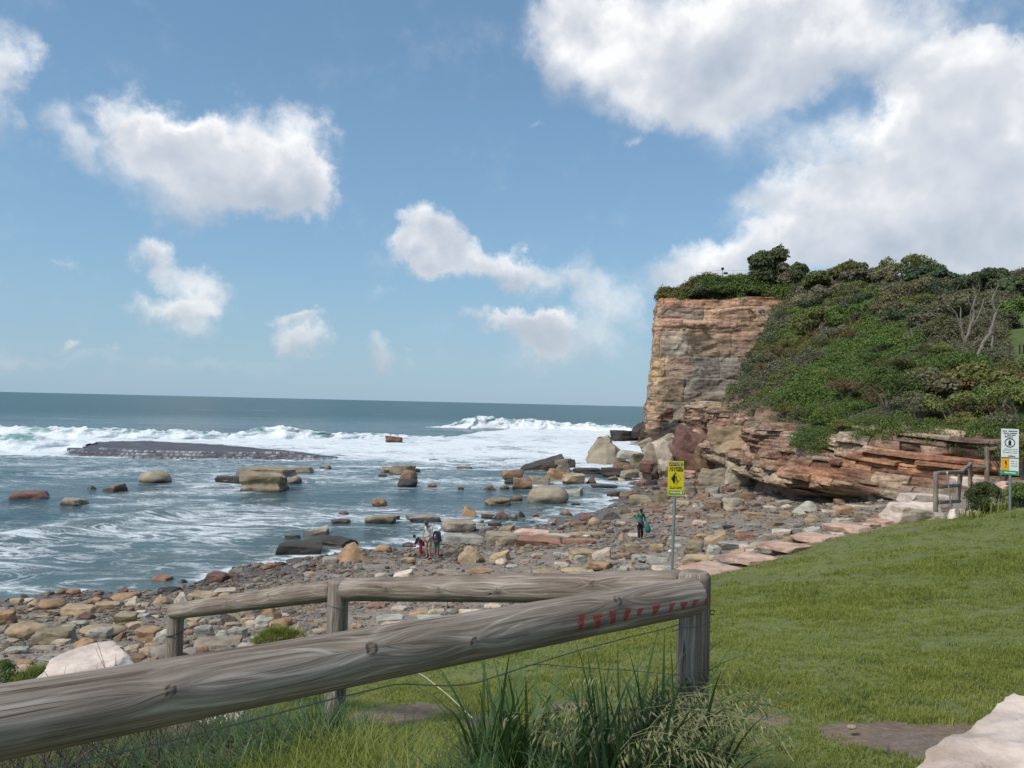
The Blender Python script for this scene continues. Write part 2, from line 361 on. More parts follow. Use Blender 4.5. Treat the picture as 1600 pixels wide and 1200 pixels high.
# ------------------------------------------------------------ sea
def m_water(N, S):
    p = N.pos; foam = N.attr('foam'); sh = N.attr('shallow'); far = N.attr('far'); trans = N.attr('swell')
    ps = N.mapping(p, rot=(0, 0, .12), sc=(.42, 1, 1))
    n1 = N.noise(ps, .55, 7, .62, 1.2); n2 = N.noise(ps, 2.2, 8, .72, 1.8); n3 = N.noise(p, .16, 4, .5)
    lace = N.math('SUBTRACT', 1, N.math('MULTIPLY', N.math('ABSOLUTE', N.math('SUBTRACT', n2, .5)), 14), clamp=True)
    lace2 = N.math('SUBTRACT', 1, N.math('MULTIPLY', N.math('ABSOLUTE', N.math('SUBTRACT', n1, .5)), 11), clamp=True)
    net = N.math('MAXIMUM', N.math('MULTIPLY', lace, .8), lace2)
    thr = N.math('ADD', N.math('MULTIPLY', n1, .5), N.math('ADD', N.math('MULTIPLY', n2, .42), N.math('MULTIPLY', net, .30)))
    f = N.mapr(N.math('ADD', thr, N.math('MULTIPLY', foam, .62)), .87, 1.13)
    wcn = N.noise(N.mapping(p, sc=(.12, .55, 1)), .12, 8, .72, .5)
    cap = N.math('MULTIPLY', N.mapr(wcn, .635, .675), N.mapr(far, .05, .4))
    f = N.math('MAXIMUM', f, cap)
    deep = N.mix(N.mapr(n3, .3, .7), (.034, .066, .076), (.050, .092, .096))
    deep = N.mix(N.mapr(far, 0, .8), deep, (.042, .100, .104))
    body = N.mix(N.math('MULTIPLY', sh, .8), deep, (.075, .10, .085))
    body = N.mix(trans, body, (.10, .14, .10))
    body = N.mix(N.mapr(foam, .15, .7, 0, .65), body, (.10, .20, .22))
    fc = N.mix(n2, (.62, .68, .70), (.88, .90, .90))
    S('Base Color', N.mix(f, body, fc)); S('Roughness', N.mapr(f, 0, 1, N.mapr(far, 0, 1, .16, .34), .8)); S('IOR', 1.33); S('Specular IOR Level', N.mapr(f, 0, 1, .5, .15))
    pb = N.mapping(p, rot=(0, 0, .2), sc=(.45, 1, 1))
    h = N.math('ADD', N.math('MULTIPLY', N.noise(pb, 1.3, 6, .62, .6), .55), N.math('MULTIPLY', N.noise(pb, .28, 5, .6, .4), 1.6))
    h2 = N.math('ADD', h, N.math('MULTIPLY', N.math('MULTIPLY', f, n2), .35))
    h2 = N.math('ADD', h2, N.math('MULTIPLY', N.math('MULTIPLY', far, N.noise(pb, .07, 5, .6)), 7))
    S('Normal', N.bump(h2, .75, .55))
M_WATER = mat('sea_water', m_water)
WAVE_A = [(-150,128),(-100,127),(-87,129),(-70,133),(-57,138),(-40,146),(-27,156),(-14,165)]
WAVE_B = [(-30,225),(-20,230),(0,238),(16,243),(32,236),(40,228)]
REEF = [tuple(P(px, 700, d).xy) for px, d in [(104,94),(108,103),(150,118),(240,121),(330,118),(400,112),(480,105),(530,99),(500,96),(420,94.5),(320,93),(200,92)]]
def foam_at(x, y):
    px, py = proj(x, y, np.zeros_like(x)); wob = fbm(x * .03, y * .03, 1, 3)
    wob2 = fbm(x * .12, y * .12, 2, 3)
    dA = dline(x, y, WAVE_A); dB = dline(x, y, WAVE_B)
    f = np.zeros_like(x)
    crest = np.interp(x, [-150, -87, -57, -27, -14, -8, 0, 16, 32, 60], [128, 129, 138, 156, 168, 200, 236, 243, 234, 228])
    surf = sst(78, 100, y + wob * 9) * (1 - sst(crest - 1, crest + 2.5, y))
    f = (.80 + .14 * sst(100, 125, y)) * surf + .20 * surf * wob2 + .12 * surf * fbm(x * .4, y * .5, 6, 3)
    f = f * np.where((px > 985) & (y > 150), .6, 1)
    # broken strip in front of the reef and the edge of the surf
    f = np.maximum(f, .95 * (1 - sst(0, 2.6, np.abs(y - 87 - wob * 4))) * sst(470, 540, px) * (1 - sst(860, 900, px)))
    f = np.maximum(f, .8 * (1 - sst(0, 2.5, -sdf(x, y, REEF))) )
    f = np.maximum(f, .98 * sst(60, -20, 0 * x + px - 100) * sst(88, 93, y) * (y < crest + 2))
    mid = sst(18, 30, y) * (1 - sst(80, 95, y)); f = np.maximum(f, mid * (.37 + .24 * wob2 + .12 * wob + .12 * fbm(x * .5, y * .5, 12, 3)) + mid * .04 * (px < 520) * (1 - sst(30, 46, y)))
    f = np.maximum(f, .48 * sst(66, 84, y) * (y < 100) * (1 - sst(700, 860, px)))
    return f
SWELL = [tuple(P(px, 850, d).xy) for px, d in [(-120,37.5),(0,39),(60,41),(120,43),(200,46),(260,49)]]
def build_sea():
    yo = np.concatenate([[1400, 900, 620, 460, 400, 370], np.arange(352, 30, -.72), np.arange(30, 2, -.45), [1.5, 1, .7, .45, .3, .2]]); dd = EYE * F / yo
    dd = dd[dd > 0]; th = np.radians(np.concatenate([np.linspace(-88, -41, 60), np.linspace(-40.8, 40, 800), np.linspace(41, 88, 50)]))
    T, Rr = np.meshgrid(th, dd); Rr = Rr / np.clip(np.cos(T), .55, 1); x = (Rr * np.sin(T)).ravel(); y = (Rr * np.cos(T)).ravel()
    g = ground_z(x, y); foam = foam_at(x, y); shore = np.where(y < 110, 1 - sst(0, .30, -g), 0)
    foam = np.maximum(foam, shore * (.74 + .22 * fbm(x * .25, y * .25, 4, 3))); shallow = np.where(y < 75, 1 - sst(.1, .9, -g), 0)
    fade = 1 - sst(250, 500, Rr.ravel())
    z = fbm(x * .16, y * .35, 0, 4) * .10 * sst(0, 1.2, -g) * fade + fbm(x * .03, y * .07, 2, 3) * .22 * sst(60, 150, y) * fade
    surfz = sst(.3, .8, foam) * (fbm(x * .3, y * .55, 9, 4) * .20) * sst(55, 90, y) * fade; z = z + surfz
    ds = dline(x, y, SWELL); sw = np.exp(-(ds / 1.7) ** 2) * (x < -11) * (1 - sst(-16, -10.5, x)); z = z + .42 * sw
    foam = np.where(sw > .1, foam + .25 * sw * (fbm(x * .3, y * .3, 2, 2) > .15), foam)
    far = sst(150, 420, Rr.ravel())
    Fc = gridfaces(len(dd), len(th))[:, ::-1]; c = g[Fc].min(1); keep = (c < 1.2) | (y[Fc].min(1) > 130)
    Fc = Fc[keep]
    V = np.stack([x, y, z], 1); u, inv = np.unique(Fc, return_inverse=True)
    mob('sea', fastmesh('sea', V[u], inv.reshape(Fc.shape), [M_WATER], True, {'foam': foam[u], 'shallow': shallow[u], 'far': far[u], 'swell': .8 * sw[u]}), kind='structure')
build_sea()
def m_foam(N, S):
    p = N.pos; n = N.noise(p, .9, 6, .65); n2 = N.noise(N.mapping(p, sc=(.5, .5, 1.4)), .5, 5, .6)
    green = N.math('MULTIPLY', N.mapr(N.attr('face'), .2, .9), N.mapr(n2, .47, .6))
    S('Base Color', N.mix(green, N.mix(n, (.70, .75, .77), (.9, .92, .92)), (.22, .36, .35))); S('Roughness', .75)
    S('Normal', N.bump(N.math('ADD', n, N.math('MULTIPLY', N.noise(p, 3.2, 5, .7), .4)), .6, .7))
M_FOAM = mat('wave_foam', m_foam)
def breaker(pts, hfun, w, seed, label):
    pts = np.array(pts, float); seg = np.hypot(*np.diff(pts, axis=0).T); s = np.concatenate([[0], np.cumsum(seg)]); n = int(s[-1] / .45)
    u = np.linspace(0, s[-1], n); cx = np.interp(u, s, pts[:, 0]); cy = np.interp(u, s, pts[:, 1])
    t = np.linspace(-1, 1, 34)                                   # -1 shore side ... +1 sea side
    U, Tt = np.meshgrid(u, t); X0 = np.interp(U, s, pts[:, 0]); Y0 = np.interp(U, s, pts[:, 1])
    h = hfun(U / s[-1]) * (1 + .5 * fbm(U * .10, U * 0 + seed, 0, 4)) 
    h = np.maximum(h, .05)
    prof = np.where(Tt < 0, (1 - np.abs(Tt) ** 1.3) , (1 - Tt ** 1.6))
    prof = np.clip(prof, 0, 1)
    lump = fbm(U * .8, Tt * 4, seed, 4)
    Z = h * prof * (1 + .17 * lump) + .16 * prof * fbm(U * 2.2, Tt * 6, seed + 3, 3) * (h > .4)
    X = X0 + .6 * fbm(U * .5, Tt * 3, seed + 5, 3); Y = Y0 + Tt * w * np.where(Tt < 0, .95, .6) + .9 * fbm(U * .45, Tt * 2, seed + 8, 3)
    face = np.clip(prof * (Tt < .1), 0, 1) * sst(.3, .6, prof)
    V = np.stack([X.ravel(), Y.ravel(), (Z - .22).ravel()], 1)
    mob('breaking_wave', fastmesh('breaking_wave', V, gridfaces(len(t), n), [M_FOAM], True, {'face': face.ravel()}), kind='structure', label=label)
breaker(WAVE_A, lambda t: 1.75 * sst(-.02, .2, t) * (1 - .75 * sst(.72, 1, t)), 3.2, 1, 'long white breaker rolling in behind the flat reef')
breaker(WAVE_B, lambda t: 3.1 * sst(0, .35, t) * (1 - .8 * sst(.72, 1, t)), 4.2, 22, 'tall white breaker rising seaward of the cliff foot')
breaker([(-88,99),(-74,101),(-64,104),(-58,108)], lambda t: 2.1 * (1 - .6 * sst(.5, 1, t)), 5.5, 41, 'white water bursting against the left end of the flat reef')
# reef platform with little falls over its lip
def m_reef(N, S):
    p = N.pos; n = N.noise(N.mapping(p, sc=(.5, 1, 3)), .8, 6, .65)
    c = N.ramp(n, [(.3, (.035, .028, .03)), (.55, (.075, .06, .06)), (.75, (.12, .10, .095))])
    w = N.noise(N.mapping(p, sc=(1.6, .25, .5)), 1.3, 8, .85)
    lip = N.attr('lip'); fl = N.math('MULTIPLY', N.mapr(w, .40, .70), N.math('MULTIPLY', lip, N.mapr(N.noise(N.mapping(p, sc=(.25, .1, .1)), 1, 3), .38, .55, .25, .95)))
    thin = N.mapr(N.noise(N.mapping(p, sc=(.2, 1, 1)), .9, 7, .7), .60, .70); fl = N.math('MAXIMUM', fl, N.math('MULTIPLY', thin, .5))
    S('Base Color', N.mix(fl, c, (.72, .76, .78))); S('Roughness', .42); S('Normal', N.bump(n, .6, .15))
M_REEF = mat('reef_rock', m_reef)
def build_reef():
    root = empty('rock_platform', (0, 0, 0)); tag(root, 'long low dark rock shelf with water spilling over its lip in the surf', 'reef')
    xs = np.arange(-68, -18, .22); ys = np.arange(90, 124, .22); X, Y = np.meshgrid(xs, ys); x = X.ravel(); y = Y.ravel()
    def lay(name, off, top, bot, seed):
        s = sdf(x, y, REEF) - off + fbm(x * .35, y * .35, seed, 4) * .7
        z = bot + (top - bot) * sst(-.10, .22, s); z = z + .06 * fbm(x * .4, y * .9, seed + 2, 4) * (s > 0) + .02 * (x + 40) * 0
        Fc = gridfaces(len(ys), len(xs)); V = np.stack([x, y, z], 1); keep = (s[Fc].max(1) > -.35); Fk = Fc[keep]
        lip = sst(-.4, 0, s) * (1 - sst(.25, .7, s)) * sst(-70, -60, x) * (y < 101)
        u, inv = np.unique(Fk, return_inverse=True)
        mob(name, fastmesh(name, V[u], inv.reshape(Fk.shape), [M_REEF], True, {'lip': lip[u]}), root)
    lay('rock_ledge', 0, .26, -.5, 3); lay('rock_ledge', 1.6, .48, .1, 7); lay('rock_ledge', 4.0, .66, .4, 11)
build_reef()
# ------------------------------------------------------------ hill
OUT = [(20.6,90),(19.8,76),(18.6,62),(18.0,54),(16.9,46),(17.5,42.5),(19,40),(20.6,38),(21.9,36),(24.2,35),(30,34)]
HILLP = [(26,92),(22.4,80),(20.6,68),(20,56),(19.2,48),(20,45),(21.9,42.9),(23.4,40.9),(24.7,39),(27,37.4),(33,36),(60,38),(170,45),(190,240),(60,240),(43,205),(36,182),(33.5,172),(38,167.5),(46,165.5),(58,163),(56,152),(44,133),(36,115),(29,100)]
HP = []
for px, py, d in [(1112,655,84),(1145,602,104),(1175,547,130),(1212,482,158),(1255,447,162),(1200,640,64),(1250,600,78),(1300,540,96),(1300,455,142),(1322,440,140),(1260,520,125),(1230,560,112),(1200,590,100),
        (1210,668,58),(1300,668,53),(1400,640,48),(1400,560,64),(1400,520,80),(1400,448,118),(1500,645,45),(1500,560,60),(1500,520,70),(1500,456,104),(1600,635,43),(1600,575,52),(1600,520,66),(1600,465,92),
        (1345,650,50),(1370,640,48),(1250,680,49.5),(1330,690,45.5),(1450,672,43),(1535,675,41),(1620,680,41)]: HP.append(tuple(P(px, py, d)))
HP += [(33,168,31.8),(46,163,33.6),(56,161,32.4),(44,180,34.0),(36,182,31.8),(48,205,32),(70,185,33.5),(100,180,31),(80,150,30),(100,130,27),(120,110,24),(150,100,22),(190,60,16),(190,240,25),(60,240,30),(100,60,13),(60,40,8.3),(170,45,11),(70,100,24)]
_hh = Rbf(HP)
def hill_z(x, y):
    s = sdf(x, y, HILLP); z = _hh(x, y)
    z = z + fbm(x * .08, y * .08, 3, 4) * .8 * sst(45, 90, y) + fbm(x * .3, y * .3, 4, 3) * .28
    out = np.maximum(-s - fbm(x * .25, y * .25, 5, 3) * .8, 0)
    st = np.where((y > 132) & (x < 62), 16.0, 2.6)
    return np.maximum(z - out * st, -2.5), s
def m_hill(N, S):
    p = N.pos; nz = N.new('ShaderNodeSeparateXYZ'); N.set(nz.inputs[0], N.new('ShaderNodeNewGeometry').outputs['Normal'])
    a = N.noise(p, .5, 6, .65); g = N.ramp(a, [(.3, (.03, .038, .016)), (.6, (.06, .065, .03)), (.8, (.10, .085, .05))])
    b = N.noise(N.mapping(p, sc=(1, 1, 2.2)), .9, 7, .7); soil = N.ramp(b, [(.3, (.13, .07, .05)), (.5, (.27, .16, .115)), (.65, (.30, .19, .13)), (.8, (.38, .29, .21))])
    steep = N.mapr(N.math('ADD', nz.outputs[2], N.math('MULTIPLY', N.math('SUBTRACT', a, .5), .35)), .5, .68)
    S('Base Color', N.mix(N.attr('mown'), N.mix(N.math('MULTIPLY', steep, N.math('SUBTRACT', 1, N.attr('soil'))), soil, g), N.ramp(a, [(.3, (.075, .105, .03)), (.7, (.12, .15, .045))]))); S('Normal', N.bump(b, .9, .35))
M_HILL = mat('hillside', m_hill)
MOWN = [(1575,470),(1640,450),(1640,600),(1590,585),(1568,540)]
def build_hill():
    xs = np.concatenate([np.arange(14, 72, .55), np.arange(72.5, 200, 2.5)]); ys = np.concatenate([np.arange(34, 176, .6), np.arange(177, 245, 2.5)])
    X, Y = np.meshgrid(xs, ys); x = X.ravel(); y = Y.ravel(); z, s = hill_z(x, y)
    x2 = x + fbm(x * .4, z * .6, y * .4, 3) * .5 * (s < 0)
    px, py = proj(x, y, z); mown = inpoly(px, py, MOWN).astype(float)
    Fc = gridfaces(len(ys), len(xs)); V = np.stack([x2, y, z], 1); keep = V[Fc][:, :, 2].max(1) > -1; Fc = Fc[keep]; u, inv = np.unique(Fc, return_inverse=True)
    mob('hill', fastmesh('hill', V[u], inv.reshape(Fc.shape), [M_HILL], True, {'mown': mown[u], 'soil': sst(-6, 8, sdf(px, py, [(1112,648),(1150,600),(1185,603),(1212,640),(1228,695),(1120,690)]) + 6 * fbm(x * .5, y * .5, 2, 3))[u]}), kind='structure')
build_hill()
# ------------------------------------------------------------ layered rock faces, block by block
def m_strata(N, S):
    p = N.pos; c = N.attr('col', 'Color')
    n1 = N.noise(N.mapping(p, sc=(.5, .5, 3.2)), N.attr('fs'), 7, .68, .4); n2 = N.noise(p, N.math('MULTIPLY', N.attr('fs'), 3.1), 6, .7)
    k = N.math('ADD', N.math('MULTIPLY', n1, .65), N.math('MULTIPLY', n2, .35))
    dark = N.mix(1, c, (.40, .36, .34), 'MULTIPLY'); lite = N.mix(1, c, (1.5, 1.42, 1.32), 'MULTIPLY')
    cc = N.mix(N.mapr(k, .36, .64), dark, lite)
    st = N.mapr(N.noise(N.mapping(p, sc=(1, 1, .18)), N.math('MULTIPLY', N.attr('fs'), 1.3), 5, .6), .56, .74, 0, .55)   # run-off stains
    cc = N.mix(st, cc, (.07, .06, .052)); S('Base Color', cc); S('Roughness', .92)
    S('Normal', N.bump(k, 1.0, N.attr('bd')))
M_STRATA = mat('strata', m_strata)
def block_wall(root, path, ztop, zbot, thick, wrange, step, off, colf, fs, bd, seed, wob, relief=.35, pname='rock_block', jit=.25, skip=0, rnd=.3, dip=0.0):
    rng = random.Random(seed); path = np.array(path, float); seg = np.hypot(*np.diff(path, axis=0).T); s = np.concatenate([[0], np.cumsum(seg)]); L = s[-1]
    def pos(u):
        # smoothed normal
        x = np.interp(u, s, path[:, 0]); y = np.interp(u, s, path[:, 1]); e = 1.2
        dx = np.interp(np.minimum(u + e, L), s, path[:, 0]) - np.interp(np.maximum(u - e, 0), s, path[:, 0]); dy = np.interp(np.minimum(u + e, L), s, path[:, 1]) - np.interp(np.maximum(u - e, 0), s, path[:, 1])
        q = np.hypot(dx, dy) + 1e-9; return x, y, dy / q, -dx / q
    Z1 = max(ztop(u) for u in np.linspace(0, L, 60)) + .3 + max(0, -dip * L); Z0 = min(zbot(u) for u in np.linspace(0, L, 60)) - max(0, dip * L); tot = Z1 - Z0; lev = [0.0]
    while lev[-1] < tot: lev.append(lev[-1] + rng.uniform(*thick(lev[-1] / tot)))
    lev = np.array(lev) / lev[-1]
    for k in range(len(lev) - 1):
        u0 = -rng.uniform(0, wrange[0]); stand = rng.uniform(-jit, jit)
        while u0 < L:
            w = rng.uniform(*wrange) * (1.6 if rng.random() < .2 else 1); u1 = min(u0 + w, L); ua = max(u0, 0); u0 += w
            if u1 - ua < .3: continue
            nu = max(3, int((u1 - ua) / step) + 1); h = (lev[k + 1] - lev[k]) * tot; nz = max(3, int(h / step) + 1)
            pr = rng.uniform(-relief, relief) + stand; ck = rng.random(); ck2 = rng.random()
            uu = np.linspace(ua, u1, nu); tt = np.linspace(0, 1, nz); Uc, Tc = np.meshgrid(uu, tt)
            fr = lev[k] + (lev[k + 1] - lev[k]) * Tc
            bu = np.minimum(Uc - ua, u1 - Uc); 
            zt = np.vectorize(ztop)(Uc); zb = np.vectorize(zbot)(Uc); tilt = wob * fbm(Uc * .07, fr * 2.5, seed, 3) + dip * Uc
            Z = Z0 + (Z1 - Z0) * fr + tilt; zm = Z.mean()
            if zm > zt.mean() + .1 + rng.uniform(-.2, .2) or Z.max() > zt.mean() + .30 + relief or Z.max() < zb.mean() - .2: continue
            fl = np.clip((Z - zb) / (zt - zb), 0, 1)
            bz = np.minimum(Tc, 1 - Tc) * h
            rough = fbm(Uc * 1.0 / (step * 9), Z / (step * 6), seed + 9, 4) * step * 1.5 + fbm(Uc * .25, Z * .3, seed + 4, 3) * relief * .6
            led = step * .9 * np.sign(np.sin(Z / (step * 2.2) + 3 * fbm(Uc * .3, Z * .2, 7, 2))) * .5
            O = off(Uc, fl) + pr + rough + led - rnd * step * 2 * (np.exp(-bz / (step * .45)) + np.exp(-bu / (step * .45)))
            # irregular ends: slant the side joints
            slant = rng.uniform(-.5, .5) * h * .5; U2 = Uc + slant * (Tc - .5) * 0 + fbm(Z * .9 / step * .12, Uc * .05, seed + 1, 2) * step
            # ring that runs back into the rock
            def ring(A, fill=None):
                return np.pad(A, 1, mode='edge')
            Ur, Zr, Or = ring(U2), ring(Z), ring(O); back = np.ones_like(Or, bool); back[1:-1, 1:-1] = False
            Or = np.where(back, np.minimum(Or - 1.6 * relief - 1.2, -.9), Or)
            x, y, nx, ny = pos(np.clip(Ur, 0, L)); X = x + nx * Or; Y = y + ny * Or
            V = np.stack([X.ravel(), Y.ravel(), Zr.ravel()], 1); c = colf(ring(Uc), ring(fl), k, ck, ck2, x, Zr); n = V.shape[0]
            col = np.concatenate([np.asarray(c).reshape(-1, 3), np.ones((n, 1))], 1)
            me = fastmesh(pname, V, gridfaces(nz + 2, nu + 2), [M_STRATA], True, {'col': col, 'fs': np.full(n, fs), 'bd': np.full(n, bd)}); me.set_sharp_from_angle(angle=rad(38))
            mob(pname, me, root)
def lerp3(keys, t):
    t = np.asarray(t); ks = [k for k, _ in keys]; return np.stack([np.interp(t, ks, [c[i] for _, c in keys]) for i in range(3)], -1)
CLIFF = [(41,206),(33.6,186),(30.9,172),(30.0,166.5),(31.1,163.6),(36.5,161.8),(46,160),(56,157.5),(66,152)]
def cl_col(U, fr, k, a, b, x, Z):
    fr2 = fr + .06 * fbm(U * .25, Z * .25, 3, 3)
    c = lerp3([(0, (.11, .085, .07)), (.035, (.15, .11, .08)), (.06, (.055, .052, .05)), (.155, (.065, .062, .058)), (.17, (.33, .295, .24)), (.25, (.26, .215, .175)), (.4, (.235, .215, .19)), (.55, (.235, .215, .19)), (.68, (.31, .265, .21)), (.78, (.39, .31, .25)), (.9, (.40, .29, .23)), (1, (.30, .19, .13))], fr2)
    tint = np.array([(1.1, .95, .8), (.9, .93, .95), (1.08, .9, .82), (1, 1, 1)][int(a * 3.99)]) * (.75 + .5 * b)
    c = c * tint
    sea = sst(33, 30, x)[..., None]; c = c * (1 - .5 * sea) + .5 * sea * np.array((.42, .29, .18)) * np.where(fr2 > .15, 1, .35)[..., None]
    ppx, ppy = proj(x, np.full_like(x, 163.0), Z); patch = inpoly(ppx + 2 * fbm(x, Z * .5, 3, 2), ppy, [(1024,562),(1042,557),(1040,574),(1030,596),(1023,606)])[..., None]
    c = np.where(patch, np.array((.46, .34, .20)), c)
    rs = inpoly(ppx, ppy, [(1028,655),(1052,655),(1052,637),(1044,637),(1036,647)])[..., None]; c = np.where(rs, np.array((.12, .06, .045)), c)
    return np.clip(c, .01, .8)
def build_cliff():
    root = empty('cliff', (34, 162, 0)); root['kind'] = 'structure'; tag(root, 'tall sandstone headland cliff with layered grey and orange rock bands', None)
    inv = root.matrix_world.inverted()
    def ct(u): return float(np.interp(u, [0, 22, 44, 48, 60, 72, 82, 95], [31.2, 31.2, 31.2, 31.4, 33.0, 32.0, 29.8, 27]))
    def offs(U, fr): return 1.4 - 2.6 * fr + .9 * np.where(fr < .15, 1.0, 0) + .8 * sst(.15, .0, fr) + .5 * fbm(U * .16, fr * 2, 5, 3)
    o = root; o.location = (0, 0, 0)
    block_wall(o, CLIFF, ct, lambda u: -.8, lambda t: (2.4, 3.2) if t < .14 else ((1.2, 5.5) if t < .6 else (.9, 2.8)), (2.6, 13), .25, offs, cl_col, .42, .4, 5, .7, .14, 'rock_block', .16)
build_cliff()
def oc_col(U, fr, k, a, b, x, Z):
    f2 = fr + .10 * fbm(U * .2, Z * .6, 5, 3)
    left = lerp3([(0, (.12, .10, .085)), (.2, (.16, .135, .105)), (.35, (.33, .27, .20)), (.5, (.30, .22, .155)), (.65, (.25, .155, .11)), (.8, (.18, .11, .085)), (.9, (.27, .17, .12)), (1, (.33, .25, .18))], f2)
    right = lerp3([(0, (.24, .21, .165)), (.25, (.31, .26, .195)), (.4, (.29, .19, .13)), (.55, (.35, .19, .11)), (.7, (.25, .125, .085)), (.80, (.37, .28, .21)), (1, (.42, .34, .26))], f2)
    w = sst(34, 50, U)[..., None]; c = left * (1 - w) + right * w
    if a > .86: c = c * .5 + .5 * np.array((.46, .38, .28))
    elif a < .16: c = c * .5 + .5 * np.array((.12, .05, .04))
    return np.clip(c * (.72 + .56 * b), .01, .8)
def build_outcrop():
    root = empty('rock_outcrop', (0, 0, 0)); root['kind'] = 'structure'; tag(root, 'low weathered rock ledge of rust orange and cream layers at the back of the beach')
    us = []; pth = np.array(OUT); s = np.concatenate([[0], np.cumsum(np.hypot(*np.diff(pth, axis=0).T))])
    top = dict(zip(range(len(OUT)), [8.0, 7.3, 6.7, 6.4, 5.8, 6.1, 6.8, 6.8, 6.7, 6.6, 6.6]))
    def ot(u): return float(np.interp(u, s, [top[i] for i in range(len(OUT))])) + .1 * math.sin(u * .9)
    def ob(u): return float(np.interp(u, s, [.6, .9, 1.2, 1.6, 2.1, 2.3, 2.7, 3.2, 3.9, 4.2, 4.2])) - .3
    def offs(U, fr):
        far = 1 - sst(46, 54, U)
        prof_l = np.interp(fr, [0, .14, .22, .34, .5, .62, .8, 1], [-1.6, -1.5, -.6, .9, .7, .2, .1, -.5]); prof_r = np.interp(fr, [0, .1, .3, .5, .8, 1], [1.3, .8, .25, .05, -.3, -.9])
        return prof_l * far + prof_r * (1 - far) + .9 * fbm(U * .17, fr * 1.2, 15, 3)
    block_wall(root, OUT, ot, ob, lambda t: (.18, .55), (.6, 3.2), .10, offs, oc_col, 1.5, .13, 8, .35, .30, 'rock_layer', .22, dip=-.012)
build_outcrop()
# ------------------------------------------------------------ rocks
def m_rock(N, S):
    oi = N.new('ShaderNodeObjectInfo'); base = oi.outputs['Color']; p = N.obj; p = N.vmath('ADD', p, N.vmath('MULTIPLY', oi.outputs['Location'], (1.7, 1.3, .9)))
    sc = N.attr('rs')
    a = N.noise(p, sc, 6, .62); b = N.noise(p, N.math('MULTIPLY', sc, 5), 6, .7); st = N.noise(N.mapping(p, sc=(.35, .35, 5)), sc, 5, .6, .3)
    k = N.math('ADD', N.math('MULTIPLY', a, .5), N.math('ADD', N.math('MULTIPLY', b, .25), N.math('MULTIPLY', st, .25)))
    c = N.mix(N.mapr(k, .34, .64), N.mix(1, base, (.62, .57, .54), 'MULTIPLY'), N.mix(1, base, (1.28, 1.25, 1.2), 'MULTIPLY'))
    c = N.mix(N.mapr(b, .60, .72, 0, .6), c, (.07, .055, .05))
    c = N.mix(N.math('MULTIPLY', N.mapr(a, .55, .75), .35), c, N.mix(1, base, (1.25, .85, .6), 'MULTIPLY'))
    wf = N.noise(N.mapping(p, sc=(1, 1, 1.8)), N.math('MULTIPLY', sc, .8), 7, .72); c = N.mix(N.mapr(wf, .52, .66, 0, .55), c, N.mix(1, c, (.62, .52, .42), 'MULTIPLY')); wet = N.attr('wet'); hz = N.new('ShaderNodeSeparateXYZ'); N.set(hz.inputs[0], N.pos)
    wl = N.math('MULTIPLY', wet, N.mapr(N.math('ADD', hz.outputs[2], N.math('MULTIPLY', a, .5)), .32, .62, 1, 0))
    c = N.mix(N.math('MULTIPLY', wl, .75), c, (.03, .026, .024))
    S('Base Color', c); S('Roughness', N.mapr(wl, 0, 1, .88, .35)); S('Normal', N.bump(k, 1.0, N.math('DIVIDE', .11, sc)))
M_ROCK = mat('rock', m_rock)
RC = dict(tan=(.39,.30,.195), orange=(.36,.24,.145), brown=(.235,.16,.11), dark=(.07,.062,.058), grey=(.27,.25,.22), green=(.37,.37,.315), pale=(.52,.455,.365), red=(.30,.165,.12), maroon=(.19,.11,.09), pink=(.54,.38,.30), white=(.68,.58,.51), olive=(.29,.245,.165), stone=(.33,.285,.22))
_ico = {}
def ico(l):
    if l not in _ico:
        bm = bmesh.new(); bmesh.ops.create_icosphere(bm, subdivisions=l, radius=1)
        _ico[l] = (np.array([v.co[:] for v in bm.verts]), np.array([[v.index for v in f.verts] for f in bm.faces])); bm.free()
    return _ico[l]
